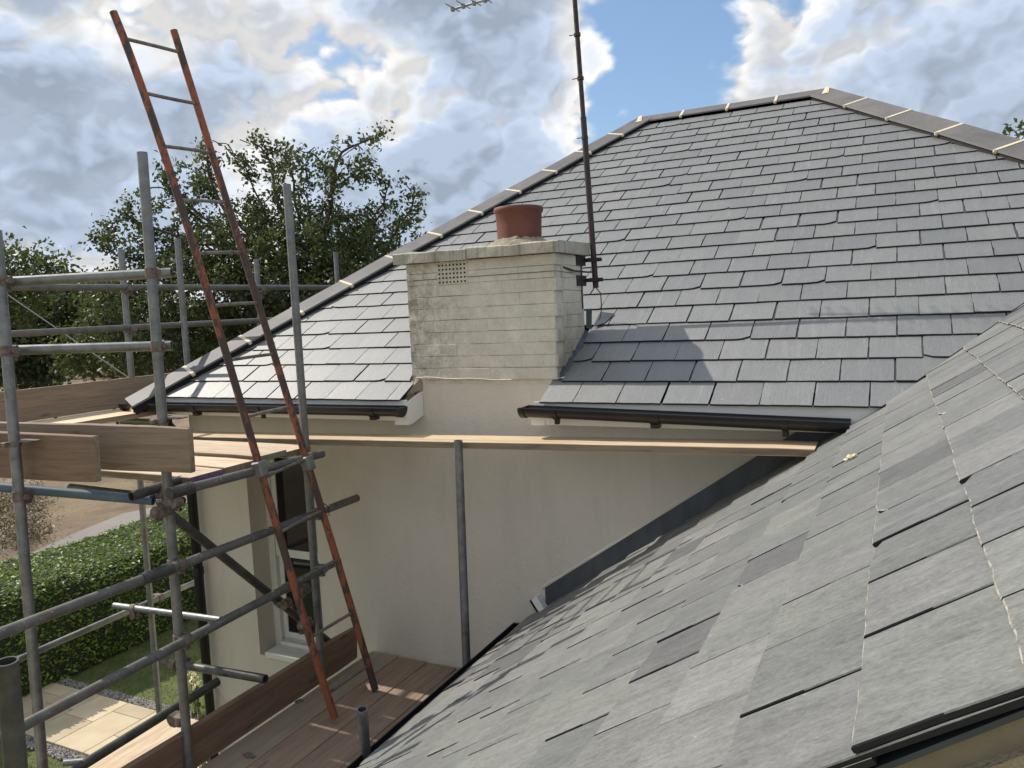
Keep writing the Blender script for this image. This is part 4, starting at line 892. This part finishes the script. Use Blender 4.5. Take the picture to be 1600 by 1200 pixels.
board((-4.75, 3.865, -.80), (-.345, 3.90, -.725), (0.0, 0, 1), w=.225, mat='wood_bright', label='long pale board reaching right from the upper platform to the foreground roof', group=None)
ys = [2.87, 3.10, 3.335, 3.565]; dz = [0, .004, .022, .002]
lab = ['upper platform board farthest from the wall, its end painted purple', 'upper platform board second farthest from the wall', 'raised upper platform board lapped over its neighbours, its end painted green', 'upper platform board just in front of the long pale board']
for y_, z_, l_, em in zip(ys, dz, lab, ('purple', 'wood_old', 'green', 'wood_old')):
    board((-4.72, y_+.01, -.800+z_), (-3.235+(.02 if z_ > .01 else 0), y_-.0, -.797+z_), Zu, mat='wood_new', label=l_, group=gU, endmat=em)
# toe boards at the front of the upper platform
a = onY(150, 664, 2.64); b = onY(297, 667, 2.70)
def toe(pl, pr, yl, yr, drop, mat, label, t=.038, grow=0):
    a = onY(*pl, yl); b = onY(*pr, yr); a = a-(0, 0, .1125); b = b-(0, 0, .1125); a = a-(b-a)*grow
    n_ = np.cross((b-a), (0, 0, 1)); return board(a, b, n_, mat=mat, label=label, t=t, name='toe_board', cat='toe board')
toe((10, 660), (296, 667), 2.43, 2.62, 0, 'wood_old', 'wide brown toe board on edge behind the leftmost scaffold tube, ending at the upright tube', grow=.4)
toe((2, 675), (148, 680), 2.25, 2.36, 0, 'wood_red', 'shorter reddish toe board lapped in front of the wide one at the left edge', grow=.5)
# small strap clips over the toe boards
for (P0, dd, yy) in ((pA0, dA, 667), (pB0, dB, 673)):
    z = onY(290 if P0 is pA0 else 20, yy, 2.5)[2]; p = on_line(P0, dd, z); q = MB(); q.tube(p-(0, 0, .012), p+(0, 0, .012), RT+.005, n=12); q.bbox(p+(.05, .03, .012), (.06, .03, .003), bev=.001); q.bbox(p+(-.02, -.035, 0), (.018, .012, .012), bev=.003); q.build('board_clip', 'rust', sc1)
# left side platform
zt = -.655
board((XL+.02, 2.2, zt+.137), (XL+.02, 6.4, zt+.137), (-1, 0, 0), mat='wood_old', label='long toe board on edge beyond the front platform, along the left side scaffold', name='toe_board', cat='toe board')
board((XL+.16, 2.3, zt), (XL+.16, 6.3, zt), Zu, mat='wood_new', label='sunlit platform board lying against the far left toe board')
board((XL+.395, 2.3, zt+.003), (XL+.395, 4.75, zt+.003), Zu, mat='wood_bright', label='sunlit platform board on the left side, nearest the house corner')
# lower deck
gD = 'boards of the lower deck between toe board and gutter'
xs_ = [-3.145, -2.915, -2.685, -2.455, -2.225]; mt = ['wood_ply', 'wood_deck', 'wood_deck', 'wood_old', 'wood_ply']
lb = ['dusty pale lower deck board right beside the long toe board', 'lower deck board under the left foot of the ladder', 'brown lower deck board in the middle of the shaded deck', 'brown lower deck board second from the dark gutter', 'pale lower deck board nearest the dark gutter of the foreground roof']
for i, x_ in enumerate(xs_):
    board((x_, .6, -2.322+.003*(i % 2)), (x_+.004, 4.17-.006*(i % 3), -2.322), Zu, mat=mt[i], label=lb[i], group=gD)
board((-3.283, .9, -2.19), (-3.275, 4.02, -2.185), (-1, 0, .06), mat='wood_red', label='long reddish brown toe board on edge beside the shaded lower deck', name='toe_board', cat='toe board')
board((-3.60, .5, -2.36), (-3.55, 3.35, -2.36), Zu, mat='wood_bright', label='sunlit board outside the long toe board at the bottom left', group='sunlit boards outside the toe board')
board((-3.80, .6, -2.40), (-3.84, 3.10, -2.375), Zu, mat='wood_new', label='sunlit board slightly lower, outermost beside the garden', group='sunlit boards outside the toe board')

# ---------------------------------------------------------------- ladder
lad = empty('ladder', (-2.87, 3.5, -2.3), 'tall rusty orange ladder leaning on the scaffold, paint flaking off', 'ladder')
LP = [(178, 20), (228, 160), (283, 320), (340, 500), (405, 733), (445, 870), (487, 1000), (525, 1130)]
RP = [(271, 47), (330, 230), (378, 400), (428, 560), (487, 725), (520, 860), (553, 970), (588, 1080)]
LZ = [4.12, 4.52]
footL, footR = onZ(525, 1130, -2.3), onZ(588, 1080, -2.3); tl, tr = atd(178, 20, 4.12), atd(271, 47, 4.46)
def stile(PX, top_, foot, nsub=6):
    d0, d1 = proj(top_)[2], proj(foot)[2]; z0, z1 = PX[0][1], PX[-1][1]; out = []
    for x, y in PX:
        # depth so that the point lies on the plane of the straight stile: pick the 3D height on the straight line with this pixel row
        t = (1/d0+(1/d1-1/d0)*(y-z0)/(z1-z0)); out.append(atd(x, y, 1/t))
    out[0] = top_; out[-1] = foot; return out
SL, SR = stile(LP, tl, footL), stile(RP, tr, footR)
def smooth(P):
    P = np.array(P); t = np.linspace(0, 1, len(P)); c = [np.polyfit(t, P[:, k_], 3) for k_ in range(3)]; T = np.linspace(0, 1, 26)
    return np.stack([np.polyval(c[k_], T) for k_ in range(3)], 1)
SLp, SRp = smooth(SL), smooth(SR)
for nm, P in (('stile', SLp), ('stile', SRp)):
    q = MB(); q.path(list(P), [.0205+.0015*i/25 for i in range(26)], n=14); q.build(nm, 'orange', lad, smooth=True)
def at_row(P, y):
    ys_ = np.array([proj(p)[1] for p in P]); return np.array([np.interp(y, ys_, P[:, k_]) for k_ in range(3)])
for (ya, yb) in ((60, 82), (145, 162), (228, 239), (313, 317), (396, 394), (478, 473), (563, 553), (652, 636), (747, 717), (833, 797), (912, 875), (997, 957), (1084, 1040)):
    a, b = at_row(SLp, ya), at_row(SRp, yb); sag = rng.uniform(-.002, .005); m1_, m2_ = a+(b-a)*.35+(0, 0, sag), a+(b-a)*.65+(0, 0, sag)
    q = MB(); q.path([a, m1_, m2_, b], .0098, n=10); q.build('rung', 'rung', lad, smooth=True)
for P, y_ in ((SLp, 733), (SRp, 724)):
    p = at_row(P, y_); ax = at_row(P, y_-40)-p; ax /= np.linalg.norm(ax); sx = np.array((1., 0, 0)); sx -= ax*np.dot(sx, ax); sx /= np.linalg.norm(sx)
    q = MB(); q.bbox(p+sx*.0, (.034, .03, .045), rot=np.array([sx, np.cross(ax, sx), ax]).T, bev=.008); q.tube(p-(.06, 0, 0), p+(.0, .0, 0), .012, n=8); q.tube(p+(-.02, .035, .0), p+(-.02, .06, 0), .013, n=6); q.build('ladder_clip', 'clampgrey', lad)
q = MB(); p = at_row(SRp, 795); q.path([p+(.0, .02, .03), p+(.01, .05, .0), p+(.01, .055, -.05), p+(.0, .02, -.06)], .003, n=6); q.build('tie_wire', 'wire', lad)

# ---------------------------------------------------------------- small debris
def chip(name, c, s, mat, label, cat, nrm=(0, 0, 1), seed=0, t=.006):
    r = np.random.default_rng(seed); N = np.array(nrm, float); U = np.cross(N, (0, 1, .01)); U /= np.linalg.norm(U); Vv = np.cross(N, U); n = 7
    ang = np.sort(r.uniform(0, 6.28, n)); pts = [np.array(c)+N*t+s[0]*r.uniform(.6, 1)*math.cos(a)*U+s[1]*r.uniform(.6, 1)*math.sin(a)*Vv for a in ang]
    q = MB(); q.sheet(pts, N, t); o = q.build(name, mat, None, loc=c); tag(o, label, cat)
chip('slate_fragment', onZ(467, 1096, -2.30), (.035, .03), 'slate', 'small dark broken slate piece on the deck beside the ladder foot', 'slate fragment', seed=2)
chip('slate_fragment', onZ(388, 1180, -2.30), (.055, .028), 'slate', 'larger dark broken slate piece on the pale deck board, near the bottom', 'slate fragment', seed=5)
q = MB(); pr_ = np.array([0, 0, 0.]); n2 = np.array([-TN, 0, 1.]); d2 = ZN-TN*XE
rp = ray(1333, 719); c = rp*d2/np.dot(n2, rp)
for k_, (dx, dy, s_) in enumerate(((0, 0, .014), (-.016, .006, .010), (.012, -.004, .009))):
    P = c+NN*(.008+s_*.4)+np.array((dx, dy, dx*TN)); q.lathe(P, [(.001, -s_*.6), (s_*.8, -s_*.4), (s_, 0), (s_*.7, s_*.5), (.001, s_*.65)], 9)
q.v = [(x+rng.normal(0, .0012), y+rng.normal(0, .0012), z+rng.normal(0, .0012)) for x, y, z in q.v]
tag(q.build('mortar_lump', 'mortar', None, loc=c), 'small yellowish mortar lump lying on the foreground slates', 'mortar lump')

# ================================================================== VEGETATION
def leaves(centres, per, spread, size, r, flat=1.0, aspect=.55):
    n = len(centres)*per; c = np.repeat(np.asarray(centres), per, 0)+r.normal(0, spread, (n, 3)); s = size*r.uniform(.6, 1.3, n)[:, None]
    a = r.normal(0, 1, (n, 3)); a /= np.linalg.norm(a, axis=1)[:, None]; a[:, 2] *= flat; a /= np.linalg.norm(a, axis=1)[:, None]; b = r.normal(0, 1, (n, 3)); b[:, 2] *= flat; b -= a*(a*b).sum(1)[:, None]; b /= np.linalg.norm(b, axis=1)[:, None]
    k_ = np.cross(a, b)*.25
    V = np.stack([c-a*s, c-b*s*aspect+k_*s, c+a*s, c+b*s*aspect+k_*s], 1).reshape(-1, 3); return V, np.arange(4*n).reshape(-1, 4)
def grow(root, trunk_top, attr, step, kill, infl, r, iters=120):
    nodes = [np.array(root, float)]; par = [-1]; k_ = max(2, int(np.linalg.norm(np.array(trunk_top)-root)/step))
    for i in range(1, k_+1): nodes.append(nodes[0]+(np.array(trunk_top)-nodes[0])*i/k_+r.normal(0, step*.08, 3)); par.append(len(nodes)-2)
    A = attr.copy(); N = np.array(nodes); near = np.full(len(A), 1e9); ni = np.zeros(len(A), int)
    def upd(s0):
        nonlocal near, ni
        for j in range(s0, len(N)):
            d = np.linalg.norm(A-N[j], axis=1); m = d < near; near[m] = d[m]; ni[m] = j
    upd(0); infl2 = infl
    for it in range(iters):
        if len(A) == 0: break
        act = near < infl2
        if not act.any(): infl2 *= 1.5; continue
        new = []; newp = []
        for j in np.unique(ni[act]):
            m = act & (ni == j); d = (A[m]-N[j]); d = (d/np.linalg.norm(d, axis=1)[:, None]).sum(0)+r.normal(0, .62, 3); d /= np.linalg.norm(d)+1e-9; new.append(N[j]+d*step); newp.append(j)
        s0 = len(N); N = np.concatenate([N, np.array(new)]); par += list(newp); upd(s0)
        kp = near > kill; A, near, ni = A[kp], near[kp], ni[kp]
    return N, np.array(par)
def tree(name, label, cat, parts, d, trunk_px, leafmat, seed, natt=700, step=.35, per=9, size=.085, spread=.16, group=None, dens_low=None, rscale=1.0, thin=0):
    r = np.random.default_rng(seed); mp_ = d/FPX; att = []
    tot = sum(p[2]*p[3] for p in parts)
    for (px, py, rx, ry) in parts:
        k_ = int(natt*rx*ry/tot)+3; q_ = r.normal(0, 1, (k_, 3)); q_ /= np.linalg.norm(q_, axis=1)[:, None]; q_ *= r.uniform(.15, 1, (k_, 1))**(1/2.4)
        for v in q_: att.append(atd(px+v[0]*rx, py+v[1]*ry, d+v[2]*rx*mp_*.8))
    att = np.array(att); base = atd(trunk_px[0], trunk_px[1], d); root = np.array((base[0], base[1], GZ)); 
    N, par = grow(root, base, att, step, step*1.3, step*6, r)
    kids = np.zeros(len(N), int); rad = np.zeros(len(N))
    for i in range(len(N)-1, 0, -1):
        if kids[i] == 0: rad[i] = .010*rscale
        else: rad[i] = rad[i]**(1/2.3)
        kids[par[i]] += 1; rad[par[i]] += rad[i]**2.3
    rad[0] = rad[0]**(1/2.3)
    t = empty(name, root, label, cat, group); V = []; F = []; ns_ = 5
    for i in range(1, len(N)):
        a, b = N[par[i]], N[i]; dd = b-a; L = np.linalg.norm(dd)
        if L < 1e-6: continue
        dd = dd/L; u = np.cross(dd, (0, 0, 1) if abs(dd[2]) < .9 else (1, 0, 0)); u /= np.linalg.norm(u); w = np.cross(dd, u); ra, rb = min(rad[par[i]], rad[i]*1.4), rad[i]; o = len(V)*2*ns_
        V.append([a+ra*(math.cos(6.2832*k_/ns_)*u+math.sin(6.2832*k_/ns_)*w) for k_ in range(ns_)]+[b+rb*(math.cos(6.2832*k_/ns_)*u+math.sin(6.2832*k_/ns_)*w) for k_ in range(ns_)])
        F += [(o+k_, o+(k_+1) % ns_, o+ns_+(k_+1) % ns_, o+ns_+k_) for k_ in range(ns_)]
    bulk('trunk', np.array(V).reshape(-1, 3), F, ['bark'], t, root)
    tips = N[(rad < .022*rscale)]; 
    pxy = np.array([proj(p)[:2] for p in tips]); keepp = np.ones(len(tips))
    if dens_low is not None:
        y0, y1, lo = dens_low; keepp = np.clip((pxy[:, 1]-y0)/(y1-y0), 0, 1)*(1-lo)+lo
    tp = tips[r.random(len(tips)) < keepp]; Vl, Fl = leaves(tp, per, spread, size, r)
    bulk('crown', Vl, Fl, [leafmat], t, root); return t
oak = [(470, 275, 90, 62), (545, 245, 60, 50), (585, 212, 30, 26), (420, 245, 60, 35), (355, 235, 62, 30), (300, 275, 60, 45), (250, 330, 65, 60), (200, 372, 60, 42), (640, 300, 34, 22), (615, 345, 55, 45), (650, 372, 20, 26)]
low = [(400, 380, 150, 75), (520, 390, 120, 75), (330, 450, 150, 85), (500, 490, 130, 80), (590, 430, 70, 55), (200, 480, 70, 75), (250, 540, 100, 60), (400, 560, 160, 60), (450, 430, 180, 110)]
tree('oak_tree', 'old oak with gnarled bare branches standing behind the ladder', 'oak tree', oak+low+low, 24.0, (487, 500), 'leaf_oak', 4, natt=5200, step=.27, per=26, size=.078, spread=.14, dens_low=(230, 380, .50), rscale=1.6)
tree('tree', 'low bushy bright green tree between the two left scaffold uprights', 'tree', [(170, 520, 60, 50), (120, 565, 50, 30), (210, 560, 60, 45), (160, 475, 40, 30)], 27.0, (175, 590), 'leaf_bush', 8, natt=700, step=.40, per=40, size=.10, spread=.24)
tree('tree', 'dark leafy tree at the far left edge with a wire crossing it', 'tree', [(40, 430, 65, 45), (90, 425, 30, 30), (10, 470, 60, 60), (-40, 440, 70, 60)], 33.0, (20, 560), 'leaf_bush', 9, natt=900, step=.42, per=26, size=.12, spread=.28)
tree('tree', 'dark dense tree seen behind the left guard rails', 'tree', [(90, 500, 80, 55), (130, 470, 50, 40), (40, 560, 80, 50), (180, 470, 35, 30), (0, 540, 60, 70)], 38.0, (80, 590), 'leaf_dark', 10, natt=1000, step=.45, per=40, size=.15, spread=.34)
tree('tree', 'tree of which only a twig shows at the right edge above the hip tiles', 'tree', [(1640, 185, 50, 45), (1600, 205, 14, 10), (1660, 260, 60, 60)], 17.0, (1665, 330), 'leaf_oak', 12, natt=160, step=.3, per=14, size=.08, spread=.13)
# far wood as one mass
r_ = np.random.default_rng(31); cs = []
for i in range(420):
    px = r_.uniform(-150, 760); d_ = r_.uniform(75, 110); cs.append(atd(px, 0, d_)*1.0); cs[-1][2] = GZ+abs(r_.normal(0, 1))*2.6+.5
cs = np.array(cs); Vl, Fl = leaves(cs, 60, 1.5, .42, r_)
tag(bulk('woodland', Vl, Fl, ['leaf_dark']), 'distant belt of dark woodland on the horizon behind the oak', 'woodland', kind='stuff')
# hedge
hx = lambda y: -11.0-.03*(y-9)
hed = empty('hedge', (-11.3, 7.5, GZ), 'thick clipped green hedge along the garden edge, sunlit on top', 'hedge')
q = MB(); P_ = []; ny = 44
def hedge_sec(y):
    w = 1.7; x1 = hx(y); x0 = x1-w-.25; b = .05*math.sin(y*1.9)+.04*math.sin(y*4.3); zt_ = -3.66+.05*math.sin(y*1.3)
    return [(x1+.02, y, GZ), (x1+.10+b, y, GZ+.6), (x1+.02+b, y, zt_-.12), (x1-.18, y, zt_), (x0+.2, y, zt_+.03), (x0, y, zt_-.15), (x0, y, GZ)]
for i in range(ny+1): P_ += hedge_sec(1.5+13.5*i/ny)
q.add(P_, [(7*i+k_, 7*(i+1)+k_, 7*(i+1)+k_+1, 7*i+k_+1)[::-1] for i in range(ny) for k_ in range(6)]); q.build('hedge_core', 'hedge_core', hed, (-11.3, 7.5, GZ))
n = 42000; yy = r_.uniform(3.5, 14.8, n); tt = r_.uniform(0, 1, n); pts = np.zeros((n, 3))
for i in range(n):
    S = hedge_sec(yy[i]); u_ = r_.random(); k_ = 0 if u_ < .2 else (1 if u_ < .45 else (2 if u_ < .55 else (3 if u_ < .93 else 4))); a_, b_ = np.array(S[k_]), np.array(S[k_+1]); pts[i] = a_+(b_-a_)*tt[i]+r_.normal(0, .028, 3)
Vl, Fl = leaves(pts, 1, .01, .034, r_, flat=.45, aspect=.5); bulk('hedge_leaves', Vl, Fl, ['leaf_hedge'], hed, (-11.3, 7.5, GZ))['kind'] = 'stuff'
# cream flowers by the downpipe
fw = empty('flowering_plant', (-6.9, 6.6, GZ), 'small plant with cream flowers beside the black downpipe', 'plant')
base = onX(302, 1060, -6.4); fx = np.array((base[0], base[1], GZ)); cs = np.array([onX(px, py, -6.4) for px, py in ((300, 1050), (304, 1058), (298, 1062), (307, 1068), (302, 1075), (309, 1078))])
Vl, Fl = leaves(cs, 7, .016, .022, r_, aspect=.8); bulk('flower', Vl, Fl, ['flower'], fw, (-6.9, 6.6, GZ))
q = MB()
for c_ in cs: q.path([fx+(r_.normal(0, .03), 0, 0), (fx+c_)/2+(.02, 0, .02), c_], .004, n=5)
q.build('stem', 'leaf_bush', fw, (-6.9, 6.6, GZ)); Vl, Fl = leaves(np.array([fx+(0, 0, z_) for z_ in np.linspace(.2, max(.3, cs[:, 2].mean()-GZ-.2), 14)]), 10, .08, .05, r_); bulk('leaf', Vl, Fl, ['leaf_bush'], fw, (-6.9, 6.6, GZ))['kind'] = 'stuff'
# overhead cables
q = MB(); a, b = atd(-250, 338, 22), atd(190, 446, 27); q.path([a, (a+b)/2+(0, 0, -.1), b, b+(b-a)*.5], .016, n=6); tag(q.build('overhead_cable', 'wire', None, loc=a), 'thin dark overhead cable crossing the sky at the left edge', 'cable')
q = MB(); a, b = atd(-40, 425, 12), atd(252, 625, 14); q.path([a, (a+b)/2, b], .010, n=6); tag(q.build('overhead_cable', 'rope', None, loc=a), 'thin pale cable slanting down through the left guard rails', 'cable')
# dry brush and low bank at the left beyond the road
r_ = np.random.default_rng(77); cs = []
for i in range(80):
    p = onZ(r_.uniform(-30, 62), r_.uniform(772, 862), GZ); cs.append(p+(0, 0, abs(r_.normal(0, .10))))
M['brush'] = leaf_mat('dry_brush', (0.07, 0.05, 0.03), (0.16, 0.11, 0.06), .2)
Vl, Fl = leaves(np.array(cs), 60, .25, .07, r_, aspect=.2); tag(bulk('brushwood', Vl, Fl, ['brush']), 'tangled dry brown brush on the bank beyond the road', 'brushwood', kind='stuff')
